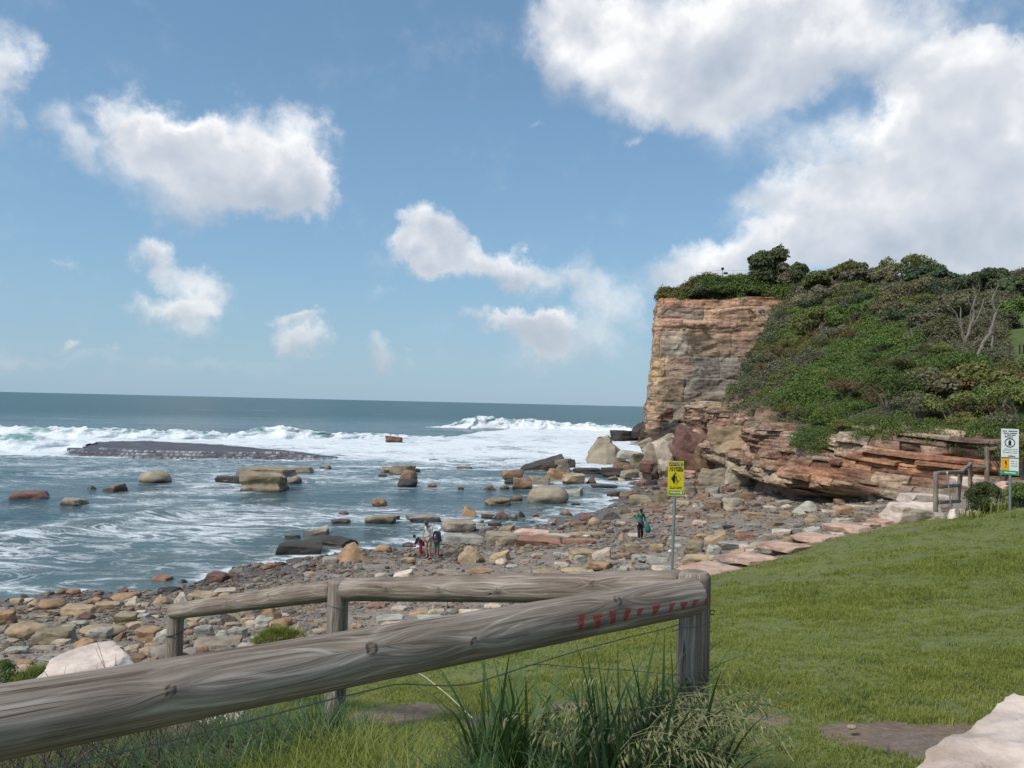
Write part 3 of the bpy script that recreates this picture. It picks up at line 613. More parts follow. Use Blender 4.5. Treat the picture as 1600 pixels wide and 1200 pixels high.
def rockmesh(size, shape, seed, lvl=4, wet=0, matl=None, rough=1.0):
    V, Fc = ico(lvl); rng = np.random.RandomState(seed); sx, sy, sz = size
    pl = []
    def ax(v, d, j):
        v = np.array(v, float) + rng.uniform(-j, j, 3); v /= np.linalg.norm(v); pl.append((v, d))
    if shape in ('block', 'slab', 'layer'):
        j = .2 if shape == 'block' else .13
        for v in ((1,0,0),(-1,0,0),(0,1,0),(0,-1,0),(0,0,1),(0,0,-1)): ax(v, .74 * rng.uniform(.9, 1.06), j)
        for i in range(8 if shape == 'block' else 6): ax(rng.normal(size=3) * (1, 1, .6), rng.uniform(.82, 1.0), 0)
    elif shape == 'round':
        for v in ((0,0,1),(0,0,-1)): ax(v, .85, .2)
        for i in range(9): ax(rng.normal(size=3), rng.uniform(.80, .97), 0)
    elif shape == 'wedge':
        ax((-.42, -.25, 1), .42, .1); ax((0,0,-1), .6, .03); ax((1,-.1,.1), .8, .08); ax((0,-1,.15), .7, .1); ax((0,1,.2), .75, .1); ax((-1,0,.0), 1.0, .1)
        for i in range(3): ax(rng.normal(size=3), rng.uniform(.85, 1.0), 0)
    elif shape == 'peak':
        for k in range(5):
            a = k * 1.257 + rng.uniform(-.3, .3); ax((math.cos(a), math.sin(a), rng.uniform(.7, 1.15)), rng.uniform(.42, .55), .08)
        ax((0,0,-1), .6, .03); ax((rng.uniform(-.4, .4), 0, 1), .46, .1)
        for i in range(3): ax(rng.normal(size=3), rng.uniform(.8, 1.0), 0)
    r = np.zeros(len(V)); p = 60 if shape != 'round' else 13
    for n, d in pl:
        q = np.maximum(V @ n, 1e-4) / d; r += q ** p
    if shape == 'round': r += (1 / .99) ** p
    r = r ** (-1 / p); W = V * r[:, None]
    mn, mx = W.min(0), W.max(0); W = (W - (mn + mx) / 2) / (mx - mn) * 2
    W = W * (np.array([sx, sy, sz]) / 2); s = (sx * sy * sz) ** (1 / 3); o = seed * 1.37
    n = W / (np.linalg.norm(W, axis=1, keepdims=True) + 1e-9)
    f = fbm(W[:, 0] / s * 1.6 + o, W[:, 1] / s * 1.6, W[:, 2] / s * 1.6, 4); f2 = fbm(W[:, 0] / s * 4 + o, W[:, 1] / s * 4, W[:, 2] / s * 7, 3)
    amt = min(sz, s) * .11 * rough
    W = W + n * (f * amt + f2 * amt * .4)[:, None]
    if shape in ('layer', 'slab', 'block') and lvl >= 4:       # bedding planes etched into the sides
        g = np.sin(W[:, 2] / (s * .11) + 2.5 * fbm(W[:, 0] / s, W[:, 1] / s, o, 2)); side = 1 - np.abs(n[:, 2])
        k = (.035 if shape != 'layer' else .075) * s
        W[:, :2] -= (n[:, :2] * (np.maximum(g, 0) ** 3 * side * k)[:, None])
    me = fastmesh('rock', W, Fc, [matl or M_ROCK], True, {'rs': np.full(len(W), 1.3 / s), 'wet': np.full(len(W), float(wet))})
    me.set_sharp_from_angle(angle=rad(32 if shape != 'round' else 60)); return me
LAND = []     # named landmarks (px, py, phrase)
ROCKS = []    # every single rock
BIGN = dict(tan='tan', orange='orange', brown='brown', dark='black', grey='grey', green='pale green-grey', pale='cream', red='brick-red', maroon='maroon', pink='pink', white='white', olive='olive-brown', stone='buff')
SHN = dict(block='blocky', slab='flat', layer='layered', round='rounded', wedge='wedge-shaped', peak='peaked')
def rock(px, py, w, h, col, shape, label=None, lm=None, rz=None, tilt=(0, 0), lvl=None, depth=.75, sink=.28, wet=0, d=None, name=None, group=None, rough=1.0, zbase=None, cat=None):
    q = hit(px, py) if d is None else P(px, py, d)
    dist = q.y; W = w / F * dist; H = h / F * dist; Dp = W * depth
    a = max(0, (py - (612 + .023 * px)) / F); Hh = max(H * .35, H - .55 * Dp * a)
    seed = int(px * 7 + py * 13) % 9973; r = random.Random(seed)
    if lvl is None: lvl = 5 if w > 60 else (4 if w > 24 else 3)
    me = rockmesh((W, Dp, Hh * (1 + sink)), shape, seed, lvl, wet, rough=rough)
    nm = name or ('boulder' if w > 34 or W > 2 else 'rock'); me.name = nm
    if rz is None: rz = r.uniform(-.35, .35) + (math.pi if r.random() < .3 and shape not in ('wedge',) else 0)
    o = D.objects.new(nm, me); COL.objects.link(o)
    o.location = (q.x, q.y + Dp * .42, q.z + Hh * (1 + sink) / 2 - Hh * sink - .01)
    o.rotation_euler = (tilt[0], tilt[1], rz)
    c = np.array(RC[col]) * r.uniform(.85, 1.12); o.color = (*c, 1)
    o['category'] = cat or 'rock'
    if group: o['group'] = group
    if label: o['label'] = label
    if lm: LAND.append((px, py - h / 2, lm))
    ROCKS.append(dict(o=o, px=px, py=py - h / 2, w=w, col=col, shape=shape, label=label))
    return o
S_ = 'block'
# --- out in the water
H_ = [
 (614,691,27,10,'maroon','block','squat maroon block standing alone out in the white surf',dict(wet=1)),
 (406,769,68,30,'olive','layer','tall olive-brown layered plinth of the rock stack standing in the bay',dict(wet=1,depth=.9)),
 (462,741,46,13,'stone','slab','low flat buff slab joined to the right of the layered rock stack',dict(wet=1)),
 (455,757,27,15,'grey','round','small grey lump leaning at the right foot of the layered rock stack',dict(wet=1)),
 (354,755,42,11,'dark','slab','low black wet rock left of the layered rock stack',dict(wet=1)),
 (236,756,51,22,'stone','round','smooth domed buff boulder alone in the left bay',dict(wet=1)),
 (171,768,36,14,'brown','wedge','brown wedge rock awash left of the smooth domed boulder',dict(wet=1)),
 (141,765,15,7,'brown','peak','tiny brown tip beside the brown wedge rock awash',dict(wet=1)),
 (34,782,60,15,'maroon','slab','long low maroon rock awash at the far left of the bay',dict(wet=1)),
 (105,792,42,15,'stone','block','knobbly buff rock awash between the maroon rock and the domed boulder',dict(wet=1)),
 (508,734,18,8,'grey','slab','small flat grey rock in the foam right of the rock stack',dict(wet=1)),
 (604,741,20,10,'tan','block','small tan block at the left of the mid-bay rock cluster',dict(wet=1)),
 (627,744,34,18,'stone','block','large buff block at the back of the mid-bay rock cluster',dict(wet=1)),
 (637,756,32,22,'brown','round','rounded brown boulder in the middle of the mid-bay rock cluster',dict(wet=1)),
 (634,763,31,16,'dark','round','black glistening boulder at the front of the mid-bay rock cluster',dict(wet=1)),
 (651,738,10,6,'dark','block','tiny dark stone at the right of the mid-bay rock cluster',dict(wet=1)),
 (675,763,14,8,'brown','round','small round brown stone right of the mid-bay rock cluster',dict(wet=1)),
 (597,745,14,5,'grey','slab','flat grey sliver left of the mid-bay rock cluster',dict(wet=1)),
 (592,792,25,13,'orange','round','round salmon-orange boulder alone in open water',dict(wet=0)),
 (536,806,16,8,'brown','round','small brown rock breaking the surface left of the salmon-orange boulder',dict(wet=1)),
 (530,820,30,9,'maroon','slab','reddish flat rock half under water above the black slab',dict(wet=1)),
 (594,820,48,16,'olive','block','oblong olive-brown block with straight sides in the shallows',dict(wet=1)),
 (620,813,10,8,'dark','block','little black stone at the end of the oblong olive-brown block',dict(wet=1)),
 (660,817,56,14,'grey','slab','long grey slab barely above water behind the paddling family',dict(wet=1)),
 (490,838,40,17,'stone','wedge','buff tilted rock rising behind the black slab',dict(wet=1)),
 (455,843,26,9,'grey','slab','grey flat rock behind the left end of the black slab',dict(wet=1)),
 (462,868,70,24,'dark','slab','broad black wet slab at the shoreline, its left half',dict(wet=1)),
 (512,856,76,19,'dark','slab','black wet ledge stacked on the right end of the shoreline slab',dict(wet=1)),
 (548,878,60,32,'orange','peak','big orange-brown triangular boulder on the shingle beside the black slab',dict()),
 (514,884,24,15,'grey','block','grey block at the left foot of the triangular orange boulder',dict(wet=1)),
 (598,864,26,13,'orange','round','small rounded orange rock right of the triangular orange boulder',dict()),
 (638,856,22,9,'maroon','round','low brown mound at the waterline behind the bending child',dict(wet=1)),
 (636,881,24,11,'tan','block','tan block on shingle in front of the family',dict()),
 (734,880,46,28,'tan','peak','bold tan pyramid boulder right of the family on the shingle',dict()),
 (782,878,32,20,'tan','wedge','tan wedge boulder right of the tan pyramid boulder',dict()),
 (783,883,20,11,'pale','round','cream cobble in front of the tan wedge boulder',dict()),
 (715,832,52,20,'stone','slab','flat-topped buff rock right behind the family with a dark cap',dict(wet=1)),
 (732,809,23,15,'orange','slab','upturned orange slab leaning skyward behind the flat-topped rock',dict(tilt=(0,-.5))),
 (722,851,66,18,'green','slab','large smooth green-grey shelf slab beside the family',dict()),
 (783,850,56,20,'stone','slab','buff shelf slab right of the smooth green-grey slab',dict()),
 (761,812,20,11,'brown','block','brown block behind the buff shelf slab',dict(wet=1)),
 (785,813,30,15,'maroon','peak','red-brown peaked rock at the waterline left of the pool',dict(wet=1)),
 (802,812,12,9,'stone','round','small buff stone right of the red-brown peaked rock',dict(wet=1)),
 (772,823,24,9,'grey','slab','grey flat stone before the red-brown peaked rock',dict(wet=1)),
 (779,791,40,14,'olive','layer','layered olive block standing in the pool left of the great round boulder',dict(wet=1)),
 (807,784,18,10,'brown','round','brown round rock right of the layered olive block',dict(wet=1)),
 (799,750,36,17,'brown','block','square brown block at the seaward side of the pool',dict(wet=1)),
 (797,757,20,9,'dark','round','small dark rock before the square brown block',dict(wet=1)),
 (765,767,23,10,'brown','peak','brown peaked rock left of the square block in the water',dict(wet=1)),
 (788,765,15,7,'olive','round','small olive rock between the peaked rock and the pool',dict(wet=1)),
 (720,766,10,6,'brown','round','tiny brown rock alone in open water left of the pool',dict(wet=1)),
 (725,733,26,4,'brown','slab','thin brown ledge barely awash in the foam beyond the pool',dict(wet=1)),
 (848,737,84,27,'dark','wedge','long black wedge slab tilting out of the surf',dict(wet=0,rz=0.0,depth=.5,tilt=(0,-.06))),
 (878,738,28,22,'stone','block','pale ribbed block under the right end of the black wedge slab',dict()),
 (892,731,14,14,'dark','block','dark knob at the top right of the black wedge slab',dict()),
 (950,725,72,46,'stone','peak','giant angular buff boulder standing in the surf before the cliff',dict(depth=.8)),
 (815,765,30,20,'brown','block','dark brown block left of the heap behind the great round boulder',dict(wet=1)),
 (842,757,36,14,'stone','slab','buff slab in the heap behind the great round boulder',dict()),
 (872,752,40,18,'orange','layer','orange layered slab leaning on the heap behind the great round boulder',dict(tilt=(0,-.3))),
 (896,757,36,17,'tan','block','tan block with a dark foot at the right of the heap',dict(wet=1)),
 (894,775,36,15,'green','wedge','pale streaked rock right behind the great round boulder',dict()),
 (857,788,66,31,'stone','round','great smooth round boulder sitting in the pool',dict(rough=.45,sink=.25)),
 (872,788,28,9,'maroon','block','jagged maroon stones at the foot of the great round boulder',dict(wet=1)),
 (925,756,17,14,'maroon','peak','dark red cone-shaped rock in the back of the pool',dict(wet=1)),
 (945,763,42,6,'dark','slab','long thin black slab lying in the pool',dict(wet=1)),
 (958,751,15,8,'brown','wedge','small brown wedge in the back of the pool',dict(wet=1)),
 (978,752,24,5,'pale','slab','pale flat slab lapped by the back of the pool',dict()),
 (1010,752,17,16,'pink','block','pinkish cube-like boulder left of the yellow sign',dict()),
 (1018,758,16,9,'dark','block','dark stone tucked at the foot of the pinkish cube-like boulder',dict()),
 (960,776,20,9,'maroon','block','maroon stone at the pool edge left of the sign',dict(wet=1)),
 (984,779,30,14,'brown','wedge','brown wedge rock at the pool edge above the beachcomber',dict(wet=1)),
 (1004,788,40,14,'olive','block','olive-brown block at the pool edge right of the beachcomber',dict(wet=1)),
 (1034,784,22,18,'olive','layer','olive layered block just left of the sign pole',dict()),
 (1028,795,32,9,'brown','slab','rusty brown slab just left of the sign pole',dict()),
 (886,806,23,12,'brown','peak','brown peaked rock in the front of the pool',dict(wet=1)),
 (790,831,26,12,'orange','wedge','reddish wedge at the waterline below the pool mouth',dict(wet=1)),
 (958,812,30,14,'dark','peak','dark jagged rock on the pool edge left of the beachcomber',dict(wet=1)),
 (930,822,22,14,'tan','round','rounded tan boulder on the pool edge left of the beachcomber',dict()),
 (971,821,15,7,'pale','block','cream stone at the left hip of the beachcomber',dict()),
 (915,813,20,10,'maroon','block','maroon rock between the pool and the rounded tan boulder',dict(wet=1)),
 (905,822,28,8,'brown','slab','brown flat rock at the front of the pool',dict(wet=1)),
 (900,790,14,5,'brown','slab','sliver of brown rock right of the great round boulder',dict(wet=1)),
 (832,836,56,9,'pink','slab','pale pink flat shelf beyond the red shelf rock',dict(depth=.5)),
 (846,853,78,14,'red','slab','wide flat red shelf rock set in the shingle',dict(depth=.6)),
 (905,850,54,9,'red','slab','smaller flat red shelf right of the wide red shelf rock',dict(depth=.5)),
 (920,838,50,8,'tan','slab','tan flat shelf beyond the small red shelf',dict(depth=.5)),
 (870,840,48,7,'pale','slab','cream flat shelf behind the wide red shelf rock',dict(depth=.5)),
 (917,841,14,6,'white','block','small whitish stone on the tan flat shelf',dict()),
 (792,853,36,14,'olive','block','olive block left of the wide red shelf rock',dict()),
 (995,838,24,5,'pale','slab','pale flat stone just behind the feet of the beachcomber',dict()),
 (972,845,14,12,'tan','peak','upright tan stone left of the feet of the beachcomber',dict()),
]
for px, py, w, h, c, s, l, kw in H_: rock(px, py, w, h, c, s, l, **kw)
LAND += [(406,745,'the layered rock stack'),(236,745,'the domed boulder'),(627,745,'the mid-bay rock cluster'),(490,855,'the black shoreline slab'),(548,862,'the triangular orange boulder'),(734,866,'the tan pyramid boulder'),
  (857,773,'the great round boulder'),(950,700,'the giant angular boulder'),(850,722,'the black wedge slab'),(846,846,'the wide red shelf rock'),(1054,750,'the yellow sign'),(1050,840,'the sign pole'),(1000,820,'the beachcomber in green'),(672,845,'the family'),
  (1462,765,'the stair handrail'),(1455,800,'the white boulder'),(275,985,'the leftmost fence post'),(115,1045,'the big white boulder at the left'),(530,950,'the middle fence post'),(1260,880,'the pink slab edging')]
# cap of the rock stack, overhanging
q = hit(408, 768); o = rock(408, 742, 84, 18, 'stone', 'layer', 'wide overhanging cap rock resting on the olive-brown layered plinth', d=q.y, depth=.6, sink=0, lvl=5); o.location.z = q.z + 1.45; o.location.y = q.y + 1.6
# --- the fallen blocks below the cliff
FB = [
 (1082,735,66,62,'maroon','block','huge maroon block with a pale rim among the fallen rocks',dict(d=78,tilt=(.1,.32),lvl=5)),
 (1040,745,26,58,'pale','slab','tall pale upright slab left of the huge maroon block',dict(d=76,tilt=(0,.25),depth=1.6)),
 (1020,740,36,46,'stone','block','grey-buff leaning block with a cream top edge among the fallen rocks',dict(d=76.5,tilt=(0,.35))),
 (1000,719,66,13,'green','slab','long flat green-grey slab bridging the giant boulder and the fallen blocks',dict(d=84,tilt=(0,.12))),
 (1035,702,62,16,'stone','slab','long tilted slab pointing up toward the cliff behind the fallen blocks',dict(d=92,tilt=(0,-.6),depth=.5)),
 (1062,700,44,26,'brown','peak','brown peaked heap behind the huge maroon block',dict(d=94)),
 (1090,705,60,34,'maroon','wedge','maroon wedge resting against the ledge below the cliff',dict(d=88,tilt=(0,.3))),
 (1106,728,34,46,'brown','block','brown cracked block in shade between the maroon block and the ledge',dict(d=75)),
 (1012,700,26,14,'stone','block','buff block at the back left of the fallen rocks',dict(d=96,tilt=(0,-.5))),
 (1000,728,28,20,'olive','block','olive-brown block below the long flat green-grey slab',dict(d=82)),
 (974,733,30,12,'brown','slab','brown flat rock right of the giant angular boulder',dict(d=84)),
 (958,742,40,12,'dark','slab','dark flat ledge before the giant angular boulder',dict(d=82)),
 (920,740,46,9,'dark','slab','dark ledge lying between the black wedge and the giant boulder',dict(d=85)),
 (985,745,30,12,'stone','block','buff rubble block left of the pinkish boulder',dict(d=78)),
 (1012,735,24,16,'maroon','block','maroon block below the leaning grey-buff block',dict(d=75)),
 (1075,745,30,10,'pink','slab','pinkish flat rubble below the huge maroon block',dict(d=73)),
 (980,686,46,14,'dark','slab','dark rock ledge reaching seaward from the foot of the cliff',dict(d=168)),
 (1000,680,24,22,'dark','wedge','dark step of rock at the seaward foot of the cliff',dict(d=167)),
 (950,687,30,5,'dark','slab','low black shelf awash seaward of the cliff foot',dict(d=170)),
 (1146,703,74,40,'tan','block','massive overhanging tan boulder on top of the ledge end',dict(d=61,lvl=5,rough=1.3)),
 (1195,700,40,24,'maroon','block','maroon block wedged right of the massive overhanging boulder',dict(d=62)),
 (1215,692,50,20,'red','slab','rusty slab on the ledge top below the creeper',dict(d=55)),
 (1120,760,46,30,'stone','block','buff weathered block under the seaward end of the ledge',dict(d=66,lvl=5)),
 (1160,752,46,36,'pale','layer','pale folded block on the seaward nose of the ledge',dict(d=60,lvl=5)),
 (1255,692,34,14,'pale','block','cream block perched on top of the orange ledge',dict(d=47)),
 (1416,678,30,20,'tan','block','tan block perched on the ledge under the hillside shrubs',dict(d=40)),
]
for px, py, w, h, c, s, l, kw in FB: rock(px, py, w, h, c, s, l, **kw)
LAND += [(1082,705,'the huge maroon block'),(1345,690,'the top of the orange rock ledge')]
# --- the right of the beach
RB = [(1148,797,35,19,'pale','block','tall striped cream block right of the yellow sign'),(1119,797,34,15,'brown','block','dark brown oblong block left of the tall striped cream block'),(1262,801,52,19,'green','peak','pale green-grey peaked boulder under the overhanging ledge'),
 (1185,812,37,12,'tan','slab',0),(1272,816,32,14,'tan','peak',0),(1272,836,27,15,'green','wedge','blue-green angular stone on the gravel before the ledge'),(1377,814,19,13,'red','block','brick-red block beside the long white boulder'),
 (1326,803,30,12,'orange','slab',0),(1400,806,30,10,'brown','slab',0),(1122,850,34,22,'tan','wedge',0),(1117,868,21,18,'green','block',0),(1150,859,50,14,'green','slab',0),(1167,843,26,11,'red','slab',0),(1155,870,26,14,'tan','wedge',0),
 (1087,865,31,25,'olive','block','upright olive block right of the sign pole'),(1111,870,13,14,'green','block',0),(1092,884,44,18,'tan','slab','tan slab beside the foot of the sign pole'),(1062,852,34,14,'green','slab',0),(1100,846,26,12,'orange','slab',0),
 (1030,880,40,10,'green','slab',0),(990,862,32,14,'tan','block',0),(1011,860,19,11,'grey','block',0),(1028,862,22,13,'tan','block',0),(910,876,46,20,'tan','block','large tan block on the shingle above the fence rail'),(942,874,32,20,'pale','wedge',0),
 (935,890,42,14,'orange','block',0),(955,884,18,10,'grey','round',0),(900,896,44,10,'tan','round',0),(855,898,46,9,'tan','round',0),(878,886,24,8,'pale','slab',0),(1040,892,34,9,'pale','slab',0),(1068,886,24,8,'stone','slab',0),(1006,890,22,7,'grey','slab',0),
 (975,872,20,9,'orange','slab',0),(1000,874,26,8,'green','slab',0),(1170,862,26,12,'pale','block',0),(1190,856,30,9,'green','slab',0),(1205,843,24,10,'stone','slab',0),(1225,836,30,10,'pale','slab',0),(1245,826,26,9,'grey','slab',0),
 (1215,822,24,9,'brown','block',0),(1300,826,24,10,'stone','block',0),(1320,818,30,9,'pale','slab',0),(1340,824,24,8,'grey','slab',0),(1350,808,26,9,'stone','slab',0),(1300,806,26,10,'pale','slab',0),(1230,808,18,9,'tan','block',0),(1205,800,22,10,'pale','block',0),
 (1180,826,24,8,'grey','slab',0),(1140,826,20,6,'dark','slab',0),(1095,820,22,7,'pink','slab',0),(1120,812,28,8,'stone','slab',0),(1055,812,26,7,'pink','slab',0),(1085,806,24,8,'brown','slab',0),(1250,848,26,8,'brown','slab',0),(1215,856,22,8,'stone','block',0),(1195,872,26,8,'tan','slab',0),
 (1365,825,26,8,'pink','slab',0),(1312,838,22,7,'pale','slab',0),(1285,842,24,8,'stone','slab',0),(1160,835,20,7,'tan','block',0),(1128,836,22,8,'stone','block',0),(1130,786,30,14,'grey','block',0),(1170,782,24,12,'brown','block',0),(1195,786,20,10,'stone','block',0),(1100,780,24,12,'brown','wedge',0),
 (1080,772,22,12,'stone','block',0),(1090,760,20,10,'brown','block',0),(1115,772,22,12,'grey','wedge',0),(1140,772,20,10,'maroon','block',0),(1070,790,24,9,'tan','block',0),(1075,760,18,9,'grey','slab',0),(1060,768,18,9,'maroon','block',0),(1150,766,18,10,'stone','block',0),(1225,790,24,9,'stone','slab',0),(1345,796,34,8,'pale','slab',0),(1385,796,30,8,'stone','slab',0)]
LB = [(75,952,44,18,'orange','round','rounded orange-tan boulder at the left shoreline'),(115,961,46,17,'tan','slab',0),(4,977,26,24,'orange','block','orange-tan block cut by the left side of the view'),(33,999,68,30,'tan','round','big flat-domed tan boulder at the far left'),(75,1007,58,27,'olive','block','dark tan squared boulder below the big flat-domed tan boulder'),
 (147,993,72,18,'tan','round','long low tan boulder midway along the left beach'),(148,998,38,18,'green','slab','pale blue-green slab lying against the long low tan boulder'),(90,1009,28,11,'pale','slab',0),(127,1020,34,24,'orange','round',0),(156,1019,28,16,'orange','wedge',0),(191,978,34,22,'olive','layer','layered olive rock left of the leftmost fence post'),
 (207,983,34,13,'tan','round',0),(225,1002,42,22,'orange','block','cracked orange-tan block left of the leftmost fence post'),(183,1001,20,17,'brown','wedge',0),(252,1004,34,26,'green','wedge','pale green-grey boulder hidden partly by the leftmost fence post'),(247,944,32,16,'tan','peak',0),(206,948,28,18,'pale','peak',0),
 (148,943,16,10,'orange','block',0),(188,938,46,13,'orange','wedge',0),(163,953,34,13,'tan','slab',0),(312,938,44,13,'tan','slab','long tan slab just beyond the leftmost fence rail'),(279,946,32,22,'pale','peak','cream peaked stone showing above the leftmost fence post'),(347,930,38,11,'pale','block',0),(110,930,22,11,'red','round','brick-red cobble in the wash at the left'),
 (95,928,20,9,'brown','round',0),(250,909,28,10,'red','slab','flat brick-red stone in the shore wash'),(259,926,36,9,'dark','slab',0),(336,909,36,15,'maroon','block','dark red-brown block at the water edge above the leftmost rail'),(362,903,16,6,'maroon','slab',0),(283,913,17,9,'dark','peak',0),(322,913,44,6,'dark','slab',0),(422,887,19,8,'red','block',0),(467,888,21,12,'grey','wedge',0),(486,887,13,10,'maroon','wedge',0),
 (414,970,42,24,'orange','peak','orange-brown pyramid under the left fence rail'),(410,982,26,20,'green','block','pale block before the orange-brown pyramid'),(434,991,34,24,'orange','block','square orange block above the small grass mound'),(465,992,22,22,'tan','peak',0),(455,984,16,16,'maroon','block',0),(480,982,30,9,'orange','slab',0),(368,998,30,19,'green','block',0),(315,1000,30,24,'green','block',0),(342,1003,28,22,'green','peak',0),
 (330,1014,74,18,'stone','slab','broad grey-buff slab right of the leftmost fence post'),(308,1026,28,19,'orange','round','round orange cobble right of the leftmost fence post'),(294,1030,24,20,'grey','round',0),(250,1037,52,32,'grey','round','dark blue-grey boulder at the foot of the leftmost fence post'),(183,1047,66,28,'brown','block','large dark brown slab behind the big white boulder'),
 (226,1047,32,22,'brown','wedge',0),(35,1041,24,11,'orange','round',0),(25,1060,48,20,'pink','slab','pinkish flat rock at the left beside the green shrub'),(75,1034,54,12,'grey','slab',0),(232,1024,32,14,'tan','slab',0),(200,1018,28,12,'stone','wedge',0),(235,1012,26,10,'tan','round',0),(20,1020,34,10,'green','slab',0),(60,1016,36,8,'stone','slab',0),(15,1005,20,8,'stone','slab',0),
 (100,985,24,9,'stone','slab',0),(118,978,26,8,'green','slab',0),(60,966,22,7,'stone','slab',0),(135,1038,44,14,'grey','slab',0),(165,1028,24,8,'stone','slab',0),(385,1013,30,9,'pale','slab',0),(385,975,26,12,'tan','block',0),(360,980,26,9,'stone','slab',0),(335,975,22,8,'stone','slab',0),(300,972,22,9,'tan','slab',0),(385,960,20,8,'stone','slab',0),(440,965,22,7,'pale','slab',0),
 (606,972,42,11,'green','slab','grey-green slab seen between the two fence rails'),(588,950,30,8,'red','slab','flat brick-red stone seen between the two fence rails'),(654,962,34,13,'tan','wedge',0),(681,962,28,11,'pale','slab',0),(670,970,40,9,'green','slab',0),(687,952,26,13,'stone','block',0),(706,960,20,10,'grey','round',0),(738,962,40,10,'pale','slab',0),(613,980,40,8,'pink','slab',0),(622,955,24,8,'pale','slab',0),(555,984,22,10,'tan','block',0),
 (565,968,28,8,'stone','slab',0),(640,984,26,7,'tan','slab',0),(700,972,26,7,'stone','slab',0),(770,950,30,7,'pale','slab',0),(500,975,24,8,'stone','slab',0),(495,990,24,9,'tan','block',0),(629,903,30,14,'pale','wedge',0),(645,890,10,5,'pale','slab',0),(582,891,38,8,'grey','slab',0),(749,896,46,9,'orange','round','long low orange-tan rock just above the middle rail'),(700,898,40,7,'stone','slab',0),(600,902,30,6,'pale','slab',0),
 (490,902,20,8,'tan','slab',0),(485,922,20,7,'stone','slab',0),(660,878,14,5,'stone','slab',0),(800,888,20,7,'pale','round',0),(820,880,16,6,'tan','slab',0),(770,868,16,6,'grey','slab',0),(840,870,18,6,'tan','slab',0)]
for r_ in RB + LB: rock(*r_[:6], label=r_[6] or None, wet=1 if r_[4] in ('dark', 'maroon') and r_[1] < 930 and r_[0] < 500 else 0)
# --- further stones, sown where the photograph has unbroken stony ground
ZN = [([(0,950),(60,935),(200,930),(330,925),(480,960),(500,1000),(300,1040),(0,1030)], 56, (10, 24), ['stone','tan','tan','grey','green','pale','orange','brown']),
      ([(1060,740),(1140,770),(1260,785),(1380,790),(1390,812),(1300,812),(1180,800),(1060,800)], 48, (8, 20), ['brown','stone','grey','maroon','brown','pale']),
      ([(860,868),(1100,840),(1280,820),(1380,815),(1250,850),(1100,888),(860,900)], 26, (8, 22), ['pale','stone','tan','green','grey','orange']),
      ([(940,735),(1060,745),(1070,800),(1020,808),(900,828),(840,835),(720,830),(760,800),(900,815),(985,790),(1000,765)], 40, (8, 18), ['brown','maroon','dark','olive','stone','brown']),
      ([(740,840),(800,830),(950,822),(980,840),(940,862),(780,880),(700,890),(540,900),(480,915),(500,990),(760,985),(960,950),(900,900)], 14, (7, 16), ['stone','pale','tan','grey','orange'])]
rr = random.Random(4)
PLACED = [(r['px'], r['py'], r['w']) for r in ROCKS]
for poly, n, (wa, wb), cols in ZN:
    xs = [p[0] for p in poly]; ys = [p[1] for p in poly]; k = 0; tries = 0
    while k < n and tries < 4000:
        tries += 1; px = rr.uniform(min(xs), max(xs)); py = rr.uniform(min(ys), max(ys))
        if not inpoly(np.array([px]), np.array([py]), poly)[0]: continue
        if any(abs(px - a) < (c * .42 + 5) and abs(py - b) < (c * .18 + 4) for a, b, c in PLACED): continue
        q = hit(px, py)
        if sdf(np.array([q.x]), np.array([q.y]), LAWN)[0] > -.35: continue
        w = wa + (wb - wa) * rr.random() ** 2; s = rr.choice(['slab', 'slab', 'block', 'wedge', 'round', 'peak']); h = w * rr.uniform(.3, .6)
        c = rr.choice(cols); rock(px, py, w, h, c, s, wet=1 if c in ('dark', 'maroon') else 0, lvl=3); PLACED.append((px, py - h / 2, w)); k += 1
# big pale quarried boulders
rock(104,1080,150,58,'white','block','big smooth white boulder at the left beyond the near rail',d=8.0,name='boulder',depth=.8,lvl=5,rough=1.5,rz=.5,tilt=(.1,-.12))
rock(1440,820,92,38,'white','block','long white quarried boulder at the end of the lawn',d=25.2,name='boulder',depth=.55,lvl=5,rough=.8,rz=.08)
rock(1516,819,44,26,'white','block','shorter cream boulder right of the long white quarried boulder',d=24.0,name='boulder',depth=.7,lvl=4,rough=.8,rz=-.1)
rock(1455,792,90,22,'white','slab','white boulder row behind the long white boulder under the handrail',d=28,name='boulder',depth=.5,lvl=4,rz=.3)
rock(1530,762,70,18,'white','slab','pale boulder behind the top handrail post',d=27,name='boulder',depth=.5,lvl=4)
rock(1585,775,50,26,'pink','block','pinkish boulder behind the white notice sign',d=24,name='boulder',depth=.6,lvl=4)
rock(340,1138,68,26,'pale','slab','flat buff stone set in the grass below the near rail',d=5.5,name='paving_stone',depth=.7,lvl=4,rz=.2)
o = rock(1585,1215,470,290,'white','slab','big sunlit white boulder in the bottom right corner on the lawn',d=2.45,name='boulder',depth=.75,lvl=6,rough=.9,rz=.55,tilt=(0.10,-.03)); o.location = (1.93, 2.70, 6.16)
q = zc(1333,1133,5.95); o = rock(1333,1137,16,8,'tan','round','small tan cobble lying on the bare dirt patch by the corner boulder',d=q.y,lvl=3)
# pink edging slabs along the lawn
EDG = [(1118,897,18.4),(1175,880,19.6),(1235,862,21.0),(1285,848,22.4),(1335,833,23.8),(1385,825,25.2)]
for i, (px, py, d) in enumerate(EDG):
    w = [84,78,66,62,60,40][i]
    rock(px, py, w, 15, 'pink', 'slab', 'flat pink edging slab between lawn and beach, ' + ['first beside the sign pole','second out from the sign pole','third out from the sign pole','fourth, before the gravelly corner','fifth, narrowing toward the white boulder','last one before the long white boulder'][i], d=d, name='edging_slab', depth=1.0, rz=.66, rough=.5, lvl=4, cat='paving slab', group='pink slabs edging the lawn')
